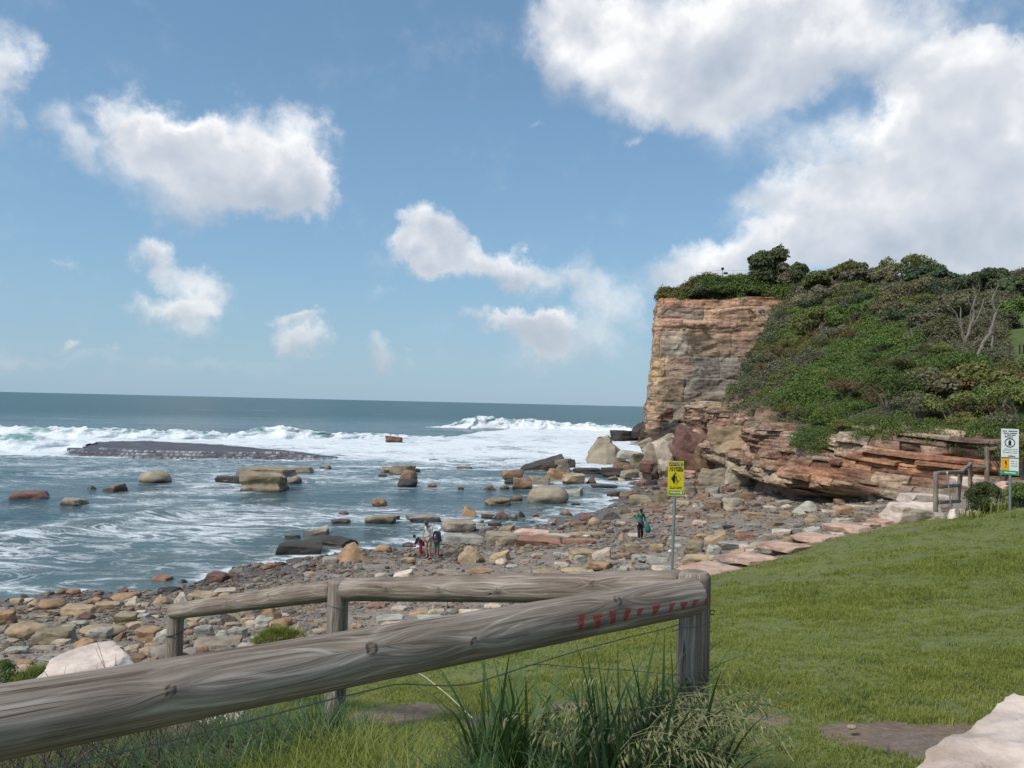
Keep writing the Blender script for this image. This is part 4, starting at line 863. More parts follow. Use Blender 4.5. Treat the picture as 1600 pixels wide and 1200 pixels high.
# labels for stones that were not named by hand
def label_rocks():
    used = {r['label'] for r in ROCKS if r['label']}
    for r in sorted([r for r in ROCKS if not r['label']], key=lambda r: -r['w']):
        w = r['w']; size = 'large' if w > 38 else 'medium' if w > 26 else 'small' if w > 15 else 'tiny'
        cand = sorted(LAND, key=lambda l: (l[0] - r['px']) ** 2 + (2.2 * (l[1] - r['py'])) ** 2)[:5]; done = False
        noun = 'rock' if w > 26 else ('stone' if w > 15 else 'cobble')
        for near in (0, 1, 2, 3, 4):
            l = cand[near]; dx = r['px'] - l[0]; dy = r['py'] - l[1]
            dist = math.hypot(dx, 2.2 * dy); far = 'just ' if dist < 60 else ('' if dist < 130 else 'well ')
            rels = (['right of', 'left of'][dx < 0], ['nearer than', 'beyond'][dy < 0]) if abs(dx) > 2.2 * abs(dy) else (['nearer than', 'beyond'][dy < 0], ['right of', 'left of'][dx < 0])
            for rel in rels:
                t = f"{size} {SHN[r['shape']]} {BIGN[r['col']]} {noun} {far}{rel} {l[2]}"
                if t not in used: done = True; break
            if done: break
        if not done:
            a, b = cand[0][2], cand[1][2]
            for pre in ('', 'pitted ', 'cracked ', 'weathered ', 'chipped '):
                t = f"{pre}{size} {SHN[r['shape']]} {BIGN[r['col']]} {noun} between {a} and {b}"
                if t not in used: break
        used.add(t); r['label'] = t; r['o']['label'] = t
label_rocks()
# ------------------------------------------------------------ scatter by geometry nodes
def scatter(name, protos, Pn, rot, scl, idx=None, **kw):
    Pn = np.asarray(Pn, np.float32); n = len(Pn); c = D.collections.new(name + '_source')
    for i, (me) in enumerate(protos):
        o = D.objects.new('%s_piece_%s' % (name, 'abcdefghij'[i]), me); c.objects.link(o)
    me = D.meshes.new(name); me.vertices.add(n); me.vertices.foreach_set('co', Pn.ravel())
    a = me.attributes.new('rot', 'FLOAT_VECTOR', 'POINT'); a.data.foreach_set('vector', np.asarray(rot, np.float32).ravel())
    scl = np.asarray(scl, np.float32)
    if scl.ndim == 1: scl = np.repeat(scl[:, None], 3, 1)
    a = me.attributes.new('scl', 'FLOAT_VECTOR', 'POINT'); a.data.foreach_set('vector', scl.ravel())
    a = me.attributes.new('idx', 'INT', 'POINT'); a.data.foreach_set('value', np.asarray(idx if idx is not None else np.random.RandomState(1).randint(0, len(protos), n), np.int32))
    o = mob(name, me, **kw); g = D.node_groups.new(name + '_nodes', 'GeometryNodeTree'); g.interface.new_socket('Geometry', in_out='INPUT', socket_type='NodeSocketGeometry'); g.interface.new_socket('Geometry', in_out='OUTPUT', socket_type='NodeSocketGeometry')
    gi = g.nodes.new('NodeGroupInput'); go = g.nodes.new('NodeGroupOutput'); ip = g.nodes.new('GeometryNodeInstanceOnPoints'); ci = g.nodes.new('GeometryNodeCollectionInfo')
    ci.inputs[0].default_value = c; ci.inputs['Separate Children'].default_value = True; ci.inputs['Reset Children'].default_value = True
    def na(nm, t):
        q = g.nodes.new('GeometryNodeInputNamedAttribute'); q.data_type = t; q.inputs[0].default_value = nm; return q.outputs[0]
    L = g.links; L.new(gi.outputs[0], ip.inputs['Points']); L.new(ci.outputs[0], ip.inputs['Instance']); ip.inputs['Pick Instance'].default_value = True
    L.new(na('idx', 'INT'), ip.inputs['Instance Index']); L.new(na('rot', 'FLOAT_VECTOR'), ip.inputs['Rotation']); L.new(na('scl', 'FLOAT_VECTOR'), ip.inputs['Scale']); L.new(ip.outputs[0], go.inputs[0])
    md = o.modifiers.new('scatter', 'NODES'); md.node_group = g; return o
def m_pebble(N, S):
    oi = N.new('ShaderNodeObjectInfo'); r = oi.outputs['Random']
    c = N.ramp(r, [(0, (.16, .115, .09)), (.15, (.27, .21, .16)), (.3, (.38, .295, .205)), (.45, (.29, .27, .235)), (.6, (.37, .365, .315)), (.72, (.45, .39, .32)), (.82, (.22, .135, .105)), (.9, (.38, .26, .165)), (1, (.52, .47, .40))], 'CONSTANT')
    n = N.noise(N.obj, 2.5, 5, .65); c = N.mix(N.mapr(n, .3, .7), N.mix(1, c, (.6, .58, .56), 'MULTIPLY'), c); S('Base Color', c); S('Normal', N.bump(n, .8, .2))
M_PEB = mat('pebble', m_pebble)
PEB = [rockmesh((1, .8 + .2 * (i % 2), [.35, .5, .3, .55, .42][i]), ['slab', 'block', 'slab', 'wedge', 'round'][i], 50 + i, 2, matl=M_PEB) for i in range(5)]
def pebbles():
    R = np.random.RandomState(7); out = []; sz = []
    # picture-wide sowing, denser where the ground is near; sizes follow the real beach
    for n, (d0, d1), (s0, s1) in [(9000, (7, 24), (.05, .16)), (26000, (18, 45), (.06, .22)), (17000, (36, 95), (.12, .42)), (4200, (9, 60), (.2, .46))]:
        d = d0 + (d1 - d0) * np.sqrt(R.rand(n)); px = R.uniform(-60, 1420, n); x = (px - 800) / F * d * 1.0; y = d
        z = ground_z(x, y); s = sdf(x, y, LAWN); ok = (s < -.12) & (z > .02) & (z < 5.2)
        dens = .16 + .84 * sst(-.15, .35, fbm(x * .16, y * .16, 3, 4)); dens = np.where(px < 520, np.maximum(dens, .6), dens); under = (x > 14) & (y > 34); dens = np.where(under | (x > 10) & (y > 50), 1, dens); ok &= R.rand(n) < dens
        out.append(np.stack([x, y, z], 1)[ok]); sz.append((s0 + (s1 - s0) * R.rand(n) ** 2.5)[ok])
    Pn = np.concatenate(out); sc = np.concatenate(sz); Pn[:, 2] += sc * .08
    rot = np.stack([R.normal(0, .18, len(Pn)), R.normal(0, .18, len(Pn)), R.uniform(0, 6.28, len(Pn))], 1)
    scatter('pebbles', PEB, Pn, rot, sc, kind='stuff', label='small mixed stones and shingle strewn over the beach')
pebbles()
# ------------------------------------------------------------ leaves
def m_leaf(name, cols, use_obj=False, rough=.6, trans=.25, spots=None):
    def f(N, S):
        oi = N.new('ShaderNodeObjectInfo'); p = N.pos
        n = N.noise(p, 2.2, 3, .7); r = N.math('ADD', N.math('MULTIPLY', oi.outputs['Random'], .35), N.math('MULTIPLY', n, .65))
        c = N.ramp(r, [(.15 + .7 * i / (len(cols) - 1), cc) for i, cc in enumerate(cols)])
        if use_obj: c = N.mix(1, c, oi.outputs['Color'], 'MULTIPLY')
        b = N.noise(p, .12, 4, .6); c = N.mix(N.mapr(b, .35, .7, 0, .5), c, N.mix(1, c, (1.35, 1.15, .8), 'MULTIPLY'))
        S('Base Color', c); S('Roughness', rough)
        tr = N.new('ShaderNodeBsdfTranslucent'); N.set(tr.inputs[0], N.mix(1, c, (1.2, 1.3, .7), 'MULTIPLY'))
        mx = N.new('ShaderNodeMixShader'); mx.inputs[0].default_value = trans
        pr = [q for q in N.n if q.type == 'BSDF_PRINCIPLED'][0]; N.l.new(pr.outputs[0], mx.inputs[1]); N.l.new(tr.outputs[0], mx.inputs[2]); return mx.outputs[0]
    return mat(name, f)
M_LEAF = m_leaf('leaf', [(.6, .58, .52), (1.0, 1.0, .95), (1.5, 1.45, 1.2)], True)
M_CREEP = m_leaf('creeper_leaf', [(.06, .09, .026), (.105, .155, .04), (.16, .21, .065)])
M_SCRUB = m_leaf('scrub_leaf', [(.085, .09, .05), (.14, .14, .085), (.21, .205, .14)])
M_YELL = m_leaf('sedge_leaf', [(.09, .095, .03), (.14, .14, .045), (.20, .185, .075)])
M_GRASS = m_leaf('grass_blade', [(.12, .155, .03), (.195, .23, .05), (.29, .305, .105)], rough=.5, trans=.3)
M_DKGRASS = m_leaf('dark_blade', [(.03, .062, .025), (.06, .11, .042), (.12, .18, .075)], rough=.4, trans=.2)
M_BARK = plain('bark', (.15, .125, .10), .9, .35, 6)
M_DEAD = plain('dead_wood', (.20, .172, .145), .85, .3, 9)
def quads(C, Nn, L, Wd, rs):
    """leaf faces: centres C, normals-ish Nn, length L, width Wd -> verts, faces"""
    n = len(C); a = rs.normal(size=(n, 3)); t = np.cross(Nn, a); t /= np.linalg.norm(t, axis=1, keepdims=True) + 1e-9; b = np.cross(Nn, t); b /= np.linalg.norm(b, axis=1, keepdims=True) + 1e-9
    L = np.asarray(L).reshape(-1, 1); Wd = np.asarray(Wd).reshape(-1, 1)
    V = np.stack([C - t * L, C + b * Wd + t * L * .1, C + t * L, C - b * Wd + t * L * .1], 1).reshape(-1, 3); return V, np.arange(4 * n).reshape(n, 4)
def crown_mesh(name, mat_, blobs, n, leaf, seed, flat=1.0, hollow=.55):
    rs = np.random.RandomState(seed); B = np.array(blobs, float); w = B[:, 3] ** 2; k = rs.choice(len(B), n, p=w / w.sum())
    d = rs.normal(size=(n, 3)); d /= np.linalg.norm(d, axis=1, keepdims=True); d[:, 2] = np.where(d[:, 2] < -.3, -d[:, 2], d[:, 2])
    r = hollow + (1 - hollow) * rs.rand(n) ** .5; nz = 1 + .22 * fbm(d[:, 0] * 2 + k, d[:, 1] * 2, d[:, 2] * 2, 2)
    C = B[k, :3] + d * (B[k, 3] * r * nz)[:, None] * (1, 1, flat); Nn = d + rs.normal(0, .55, (n, 3)); Nn /= np.linalg.norm(Nn, axis=1, keepdims=True)
    V, Fc = quads(C, Nn, leaf * rs.uniform(.6, 1.4, n), leaf * .6 * rs.uniform(.6, 1.3, n), rs); return fastmesh(name, V, Fc, [mat_], False)
def clump(mat_, n, r, leaf, seed, flat=.6):
    return crown_mesh('leaf_clump', mat_, [(0, 0, 0, r)], n, leaf, seed, flat, .2)
def hillpts(n, R, box=(1090, 1640, 400, 720)):
    out = []
    x = R.uniform(17, 75, n); y = R.uniform(36, 172, n); z, s = hill_z(x, y); px, py = proj(x, y, z)
    ok = (s > np.where((y > 132) & (x < 62), -.3, -1.2)) & (px > box[0]) & (px < box[1]); return x[ok], y[ok], z[ok], s[ok], px[ok], py[ok]
CREEP_Z = [(1232,700),(1220,655),(1250,600),(1285,560),(1340,516),(1430,518),(1500,532),(1545,590),(1500,606),(1440,612),(1440,640),(1380,640),(1340,655),(1310,700)]
SOIL = [([(1110,645),(1165,600),(1200,610),(1225,650),(1235,695),(1150,690)], .16), ([(1330,690),(1340,650),(1400,645),(1430,690)], .15), ([(1180,600),(1210,575),(1200,560),(1170,570)], .5)]
def hill_cover():
    R = np.random.RandomState(3); x, y, z, s, px, py = hillpts(150000, R)
    area = np.clip((y / 60) ** 2, .35, 5)
    keep = R.rand(len(x)) < np.clip(1.15 / area * 1.6, .12, 1); x, y, z, s, px, py = [q[keep] for q in (x, y, z, s, px, py)]
    cr = (sdf(px, py, CREEP_Z) + 34 * fbm(x * .14, y * .14, 3, 4) > 0) | (fbm(x * .09, y * .09, 31, 3) > .42)
    soil = np.zeros(len(x)); 
    for pl, p in SOIL: soil = np.where(inpoly(px, py, pl), p, soil)
    bare = (soil > 0) & (R.rand(len(x)) > soil); mown = inpoly(px, py, MOWN) | (inpoly(px, py, [(1560,590),(1640,590),(1640,560),(1560,560)]) & False)
    yl = (~cr) & (fbm(x * .12, y * .12, 9, 3) > .22)
    sz = np.clip(y / 75, .6, 1.9)
    P3 = np.stack([x, y, z + .25 * sz], 1); rot = np.stack([R.normal(0, .4, len(x)), R.normal(0, .4, len(x)), R.uniform(0, 6.28, len(x))], 1); scl = sz * R.uniform(.7, 1.3, len(x))
    big = fbm(x * .22, y * .22, 1, 4); P3[:, 2] += np.where(cr, .9 * big, 1.5 * np.maximum(big, -.2)) 
    for nm, m_, mk, lf, lab in (('creeper', M_CREEP, cr & ~mown & ~bare, .10, 'bright green broad-leaved creeper carpeting the middle of the slope'), ('undergrowth', M_SCRUB, ~cr & ~yl & ~mown & ~bare, .085, 'drab grey-green low scrub covering the slope'), ('sedge', M_YELL, yl & ~mown & ~bare, .09, 'yellowish sedge and low heath patches on the slope')):
        scatter(nm, [clump(m_, 42, .55, lf, 20 + i) for i in range(4)], P3[mk], rot[mk], scl[mk], kind='stuff', label=lab)
hill_cover()
def drape():
    R = np.random.RandomState(8); n = 1500; pth = [(34.0,176),(32.6,168),(34,165.2),(38,164.2),(46,162.8),(55,160.6),(61,157)]; s_ = np.concatenate([[0], np.cumsum(np.hypot(*np.diff(np.array(pth, float), axis=0).T))]); u = R.uniform(0, s_[-1], n)
    x = np.interp(u, s_, [q[0] for q in pth]); y = np.interp(u, s_, [q[1] for q in pth]); t = R.rand(n); ramp_ = .35 + .65 * sst(3, 20, u); low = 31.1 + 1.2 * fbm(u * .22, u * 0, 3, 3) + 1.3 * np.sin(np.clip((u - 10) / 22, 0, 1) * 3.14); z = low + t * 3.3 * ramp_
    P3 = np.stack([x + R.normal(0, .3, n), y + t * 2.2 - .9 + R.normal(0, .3, n), z], 1); rot = np.stack([R.normal(0, .4, n), R.normal(0, .4, n), R.uniform(0, 6.28, n)], 1)
    k = fbm(u * .16, t * 1.5, 5, 3) > -.05
    for nm, m_, mk, lab in (('cliff_creeper', M_CREEP, ~k, 'green creeper spilling over the cliff brow'), ('cliff_scrub', M_YELL, k, 'olive scrub spilling over the cliff brow')):
        scatter(nm, [clump(m_, 42, .55, .09, 90 + i) for i in range(3)], P3[mk], rot[mk], R.uniform(1.3, 2.3, int(mk.sum())), kind='stuff', label=lab)
drape()
def fringe():
    R = np.random.RandomState(18); n = 1500; pth = np.array([(q[0] + .3, q[1] + .1) for q in OUT[3:]], float); s_ = np.concatenate([[0], np.cumsum(np.hypot(*np.diff(pth, axis=0).T))]); u = R.uniform(0, s_[-1], n)
    x = np.interp(u, s_, pth[:, 0]); y = np.interp(u, s_, pth[:, 1]); tz = np.interp(u, s_, [6.5, 5.9, 6.3, 7.4, 7.3, 7.0, 6.9, 6.9]); t = R.rand(n); z = tz - .75 + .7 * fbm(u * .5, u * 0, 3, 4) + t * 1.1
    P3 = np.stack([x + R.normal(0, .2, n) + t * .7, y + R.normal(0, .2, n) + t * .9, z], 1); keep = fbm(u * .35, u * 0 + 4, 2, 3) > -.28; k = fbm(u * .4, t * 1.5, 5, 3) > -.05
    for nm, m_, mk, lab in (('ledge_creeper', M_CREEP, ~k & keep, 'green creeper hanging over the top of the rock ledge'), ('ledge_scrub', M_SCRUB, k & keep, 'dry brownish scrub hanging over the top of the rock ledge')):
        m = int(mk.sum()); scatter(nm, [clump(m_, 42, .55, .07, 190 + i) for i in range(3)], P3[mk], np.stack([R.normal(0, .4, m), R.normal(0, .4, m), R.uniform(0, 6.28, m)], 1), R.uniform(.35, .85, m), kind='stuff', label=lab)
fringe()
def hill_at(px, d):
    x = ray(px, 600).x * d; z, s = hill_z(np.array([x]), np.array([d])); return Vector((x, d, float(z[0])))
# shrubs: wind-clipped domes, each a thing
def shrub_proto(seed, n, leaf, kind):
    R = random.Random(seed); bl = []
    for i in range(16 if kind == 'dome' else 11):
        a = R.uniform(0, 6.28); r = R.random() ** .5 * .42; bl.append((r * math.cos(a), r * math.sin(a), (.30 if kind == 'dome' else .2) + .22 * (1 - r * 2) + R.uniform(-.06, .1) + (.28 * r * math.cos(a) if kind == 'wind' else 0), R.uniform(.11, .22)))
    fm = crown_mesh('foliage', M_LEAF, bl, n, leaf, seed, 1.0, .5)
    w = MB()
    for i in range(5):
        a = i * 1.3 + R.random(); e = Vector((math.cos(a) * .28, math.sin(a) * .28, .38)); w.tube([(0, 0, -.15), e * .5 + Vector((0, 0, .05)), e], [.025, .016, .007], 5)
    return fm, w.mesh('stems', M_BARK)
SP = [shrub_proto(11, 2600, .026, 'dome'), shrub_proto(12, 2600, .022, 'dome'), shrub_proto(13, 2600, .024, 'wind'), shrub_proto(14, 2200, .028, 'wind'), shrub_proto(15, 1800, .035, 'dome')]
def shrub(loc, w, h, col, k, label, group=None, rz=0, name='shrub'):
    t = empty(name, loc, rz); tag(t, label, 'shrub', group); t.scale = (w, w, h * 1.5)
    f, s = SP[k]; o = D.objects.new('foliage', f); link(o, t); o.color = (*col, 1); o2 = D.objects.new('stems', s); link(o2, t); return t
GG = dict(drab=(.165, .16, .105), grey=(.20, .19, .145), dark=(.085, .105, .055), green=(.11, .165, .05), olive=(.15, .165, .062), blue=(.095, .13, .08), rust=(.16, .115, .07))
GGN = dict(drab='drab brown-green', grey='greyish wind-burnt', dark='dark green', green='bright green', olive='olive', blue='bluish green', rust='rusty brown')
def hill_shrubs():
    R = random.Random(21); used = {}; LM = [(1230,440,'the round headland tree'),(1300,430,'the flag-shaped tree'),(1437,440,'the pair of ridge trees'),(1500,510,'the forked dead tree'),(1548,510,'the leaning dead trunk'),(1470,520,'the hooked white snag'),(1390,570,'the bright creeper patch'),(1370,680,'the top of the orange rock ledge'),(1145,690,'the overhanging tan boulder'),(1160,560,'the cliff face'),(1577,700,'the white notice sign'),(1130,440,'the lookout rail'),(1230,690,'the rusty ledge slab'),(1590,540,'the mown slope'),(1470,700,'the rock wall behind the handrail')]
    zones = [([(1265,450),(1340,440),(1500,452),(1520,500),(1480,525),(1400,515),(1340,512),(1290,550),(1260,520)], 60, ['grey','grey','drab','olive','blue','green','drab'], [0,2,3,2], (3.6, 8.5)),
             ([(1165,585),(1210,490),(1265,470),(1290,550),(1240,600),(1215,600)], 40, ['olive','drab','blue','dark','olive','rust'], [0,1,2], (2.4, 4.5)),
             ([(1380,640),(1440,612),(1545,600),(1640,585),(1640,700),(1540,690),(1420,668)], 62, ['drab','rust','olive','grey','green','green','olive'], [0,1,4], (1.5, 4.0)),
             ([(1235,690),(1260,640),(1330,655),(1300,695)], 6, ['green','olive'], [1,4], (1.2, 2.2)),
             ([(1150,690),(1170,640),(1230,650),(1225,690)], 4, ['olive','green','olive'], [1,4], (1.4, 2.2)),
             ([(1250,640),(1290,560),(1340,520),(1430,520),(1540,590),(1440,640),(1330,660)], 26, ['green','green','olive','rust'], [0,4,1], (1.6, 3.0)),
             ([(1210,480),(1262,452),(1270,500),(1220,530)], 10, ['dark','blue','olive'], [0,1], (3, 5))]
    for poly, n, cols, ks, (wa, wb) in zones:
        xs = [p[0] for p in poly]; ys = [p[1] for p in poly]; k = 0; t = 0; pl = []
        RS = np.random.RandomState(n); x, y, z, s, px, py = hillpts(26000, RS); ok = inpoly(px, py, poly) & (s > .6); idx = np.nonzero(ok)[0]; RS.shuffle(idx)
        for i in idx:
            if any((px[i] - a) ** 2 + (1.6 * (py[i] - b)) ** 2 < c for a, b, c in pl): continue
            w = R.uniform(wa, wb); pl.append((px[i], py[i], (w / y[i] * F * .42) ** 2)); col = R.choice(cols); kk = R.choice(ks)
            cand = sorted(LM, key=lambda l: (l[0] - px[i]) ** 2 + (l[1] - py[i]) ** 2); sz = 'large' if w > 4 else 'mid-sized' if w > 2.6 else 'low'; lab = None
            for l in cand[:5]:
                dx, dy = px[i] - l[0], py[i] - l[1]
                for rel in ((('right of' if dx > 0 else 'left of'), ('below' if dy > 0 else 'above')) if abs(dx) > abs(dy) else (('below' if dy > 0 else 'above'), ('right of' if dx > 0 else 'left of'))):
                    for far in ('close ', '', 'some way '):
                        q = f"{sz} {GGN[col]} {'leaning ' if kk in (2, 3) else 'domed '}shrub {far}{rel} {l[2]}"
                        if q not in used and (far == '' or (far == 'close ') == (math.hypot(dx, dy) < 45)): lab = q; break
                    if lab: break
                if lab: break
            lab = lab or f"{sz} {GGN[col]} shrub between {cand[0][2]} and {cand[1][2]}, one of a look-alike few"; used[lab] = 1
            c = np.array(GG[col]) * R.uniform(.8, 1.25)
            shrub((x[i], y[i], z[i] - .1), w, w * R.uniform(.42, .7), c, kk, lab, 'shrubs on the hillside', R.uniform(-.5, .5)); k += 1
            if k >= n: break
hill_shrubs()
# shrubs and trees along the cliff top and ridge
def tree(px, base, d, hpx, wpx, col, label, seed, style='round', on=None, n=5200, leaf=None):
    b = hill_at(px, d) if on is None else Vector(on); W = wpx / F * d * (1.5 if px < 1260 else 1.35); hpx += 5; R = random.Random(seed)
    z0 = P(px, base, d).z; b.z = min(b.z, z0)
    H = P(px, base - hpx, d).z - b.z
    t = empty('coastal_tree', b); tag(t, label, 'tree', 'trees along the ridge')
    tr = MB(); top = Vector((R.uniform(-.1, .1) * W, 0, H * .55)); tr.tube([(0, 0, -.4), (top.x * .3, 0, H * .25), top], [W * .045, W * .035, W * .02], 7); bl = []
    nb = 22
    for i in range(nb):
        a = R.uniform(0, 6.28); u = R.random(); r = (R.random() ** .5)
        zz = H * (.16 + .74 * u); rad_ = W * .5 * math.sqrt(max(.05, 1 - ((u - .4) / .68) ** 2)) * .8
        if style == 'flag': x = -W * .5 + W * u * 1.0; zz = H * (.3 + .62 * u) + R.uniform(-.08, .05) * H; y = R.uniform(-.2, .2) * W; br = W * (.12 + .06 * R.random())
        elif style == 'flat': x = math.cos(a) * r * W * .42; y = math.sin(a) * r * W * .35; zz = H * (.6 + .3 * R.random()); br = W * R.uniform(.1, .16)
        else: x = math.cos(a) * r * rad_; y = math.sin(a) * r * rad_ * .8; br = W * R.uniform(.10, .19)
        bl.append((x, y, zz, br)); 
        if i % 2 == 0: tr.tube([top * .5, Vector((x * .5, y * .5, (H * .3 + zz) / 2)), (x, y, zz)], [W * .02, W * .012, W * .004], 5)
    o = tr.build('trunk', M_BARK, t)
    m = crown_mesh('crown', M_LEAF, bl, n, leaf or .0022 * d, seed, 1.0, .35); c = mob('crown', m, t); c.color = (*GG[col], 1); return t
TR = [(1198,452,164,56,60,'dark','tallest round dark tree on the headland top','round'),(1232,452,162,38,34,'grey','thinner grey-green tree between the two round headland trees','round'),(1252,462,160,44,40,'dark','smaller round dark tree right of the tallest headland tree','round'),
      (1303,452,142,34,56,'olive','flag-shaped tree bent right by the wind on the ridge','flag'),(1275,465,146,24,36,'grey','low grey tree left of the flag-shaped tree','flag'),(1345,452,136,22,44,'grey','low spreading grey tree right of the flag-shaped tree','flat'),
      (1386,448,124,26,40,'drab','mottled tree standing midway along the ridge','round'),(1432,455,116,34,38,'blue','left of the pair of round bluish trees on the ridge','round'),(1474,458,112,32,38,'blue','right of the pair of round bluish trees on the ridge','round'),
      (1450,470,110,26,50,'drab','drab thin tree below the pair of round bluish trees','flat'),(1524,482,98,56,44,'dark','dark upright tree with ragged top behind the forked dead tree','round'),(1550,478,98,50,44,'dark','dark broad tree behind the leaning dead trunk','round'),(1588,478,94,36,50,'blue','bluish tree at the right end of the ridge','round'),
      (1596,530,78,58,60,'green','bushy green tree at the right edge above the mown slope','round'),(1556,560,70,72,66,'dark','large dark leafy tree right of the leaning dead trunk','round'),(1502,552,74,66,62,'dark','large dark leafy tree right behind the forked dead tree','round'),(1452,545,78,52,70,'dark','dark leafy tree behind the hooked white snag','round'),
      (1410,520,88,36,60,'drab','drab scrubby tree at the left of the dead snags','flat'),(1490,500,88,38,60,'drab','twiggy brownish tree above the forked dead tree','round')]
for i, (px, b, d, h, w, c, l, s) in enumerate(TR): tree(px, b, d, h, w, c, l, 40 + i, s, n=9000 if w > 50 else 6000)
CT = [(1060,470,167,26,24,'dark'),(1070,466,166,26,36,'olive'),(1080,470,165.5,38,40,'drab'),(1098,462,166,30,38,'drab'),(1118,470,165,32,40,'olive'),(1138,472,165,34,46,'green'),(1160,476,164,42,52,'green'),(1150,470,166,36,40,'olive'),(1182,478,163,36,46,'olive'),(1176,492,161.5,20,34,'rust'),(1200,485,162,32,40,'dark'),(1208,492,160.5,26,30,'olive'),(1130,480,164,16,30,'rust'),(1108,478,164.5,18,26,'drab'),(1090,484,164,12,18,'rust'),(1070,480,164.5,14,24,'drab')]
CTL = ['dark shrub at the seaward lip of the cliff top','olive shrub second from the seaward lip of the cliff','flat-topped drab shrub standing proud on the cliff top','drab shrub right of the flat-topped shrub on the cliff','olive mound under the left end of the lookout rail','green mound under the middle of the lookout rail','large green mound left of the tallest headland tree','olive shrub right behind the large green mound','olive shrub at the foot of the tallest headland tree','rusty shrub hanging over the cliff below the tallest tree','dark shrub right beneath the tallest headland tree','olive shrub where the cliff face meets the slope','rusty shrub hanging over the middle of the cliff lip','small drab shrub on the lip below the lookout rail','tiny rusty tuft on the orange cliff brow','small drab shrub on the seaward cliff brow']
for i, (px, b, d, h, w, c) in enumerate(CT):
    q = P(px, b, d); shrub((q.x, q.y + .6, q.z - (3.4 if 1090 < px < 1170 else 1.3)), w / F * d * 1.35, h / F * d * 1.12, GG[c], i % 5, CTL[i], 'shrubs on the cliff top', name='shrub')
q = P(1068, 516, 161); shrub((q.x, q.y - .6, q.z), 4.2, 1.2, GG['drab'], 1, 'drab tuft growing from the ledge halfway up the cliff face')
q = P(1092, 514, 161); shrub((q.x, q.y - .6, q.z), 2.6, 1.0, GG['olive'], 0, 'small olive tuft right of the drab tuft on the cliff face')
# dead trees
def dead(name, label, d, limbs, group=None):
    b = P(*limbs[0][0][:2], d); t = empty(name, b); tag(t, label, 'dead tree', group); R = random.Random(len(label))
    for i, (st, *rest) in enumerate(limbs):
        pass
    for i, L in enumerate(limbs):
        pts = [P(q[0], q[1], d + (q[3] if len(q) > 3 else 0)) - b for q in L]; rr_ = [q[2] / F * d / 2 * .62 for q in L]
        P2 = []; r2 = []
        for j in range(len(pts) - 1):
            for k in range(4):
                u = k / 4; P2.append(pts[j].lerp(pts[j + 1], u) + Vector((R.uniform(-1, 1), R.uniform(-1, 1), R.uniform(-1, 1))) * rr_[j] * .4); r2.append(rr_[j] * (1 - u) + rr_[j + 1] * u)
        P2.append(pts[-1]); r2.append(rr_[-1]); m = MB(); m.tube(P2, r2, 7); m.build('trunk' if i == 0 else 'branch', M_DEAD, t)
    return t
dead('dead_tree','tall bare forked dead tree, pale and many-limbed, on the hillside',64,[[(1505,562,8),(1508,535,8),(1517,510,7),(1522,490,5),(1520,478,5),(1525,462,4),(1520,447,3)],[(1508,530,5),(1500,508,4),(1494,490,4),(1484,478,2.5)],[(1508,540,5),(1503,520,4.5),(1501,500,4),(1501,480,3)],[(1514,516,4),(1526,500,3.5),(1534,480,3),(1538,465,2)],[(1522,488,3),(1514,472,2.5),(1512,455,2)],[(1517,508,3),(1516,490,2.2),(1519,478,1.5)],[(1494,490,2.2),(1482,484,1.5),(1478,474,1)],[(1525,462,2),(1531,452,1.4),(1529,440,1)]])
dead('dead_tree','thick leaning dead trunk curving up to a bare tip right of the forked one',60,[[(1532,572,10),(1529,556,10),(1534,540,10),(1545,524,9),(1552,505,7),(1556,488,6),(1550,470,4.5),(1554,458,3.5),(1548,448,2.5)],[(1552,505,4),(1540,492,3),(1536,478,2)],[(1554,458,2.5),(1560,446,1.6),(1558,436,1)],[(1556,488,3),(1564,474,2),(1562,462,1.2)]])
dead('dead_tree','short grey stump of a trunk beside the leaning dead trunk',58,[[(1546,574,8),(1551,556,7),(1550,538,6),(1551,524,4)],[(1551,556,4),(1560,562,3),(1558,554,2)]])
dead('dead_snag','hooked white snag arching over to the left above the creeper',68,[[(1471,536,5),(1473,522,5),(1470,508,5),(1464,500,4),(1457,500,3)]])
dead('dead_snag','thin bent white snag left of the hooked one',68,[[(1446,524,3),(1438,514,3),(1433,505,2.5)]])
dead('dead_snag','cluster of three short bleached stubs above the creeper',68,[[(1427,528,4),(1424,518,3.5),(1423,513,3)],[(1420,529,4),(1418,520,3),(1413,522,2)],[(1413,530,4),(1412,522,3)]])
dead('dead_snag','bare pale limb lying in the rusty scrub below the forked tree',56,[[(1468,582,3),(1460,570,3),(1456,562,2.5)],[(1460,570,2),(1472,566,2),(1476,572,1.5)]])
dead('dead_snag','crooked pale limb poking out right of the forked dead tree',62,[[(1512,546,3),(1520,540,2.5),(1528,530,2),(1530,524,1.5)]])
dead('dead_snag','small bleached stub by the mown slope',56,[[(1555,568,3),(1558,560,2.6),(1556,556,2)]])
dead('dead_snag','twisted fallen branch in shrubs at the right edge above the sign',44,[[(1568,650,3),(1580,640,3),(1592,634,2.5),(1604,622,2)],[(1580,640,2),(1588,648,1.6),(1598,650,1.2)]])
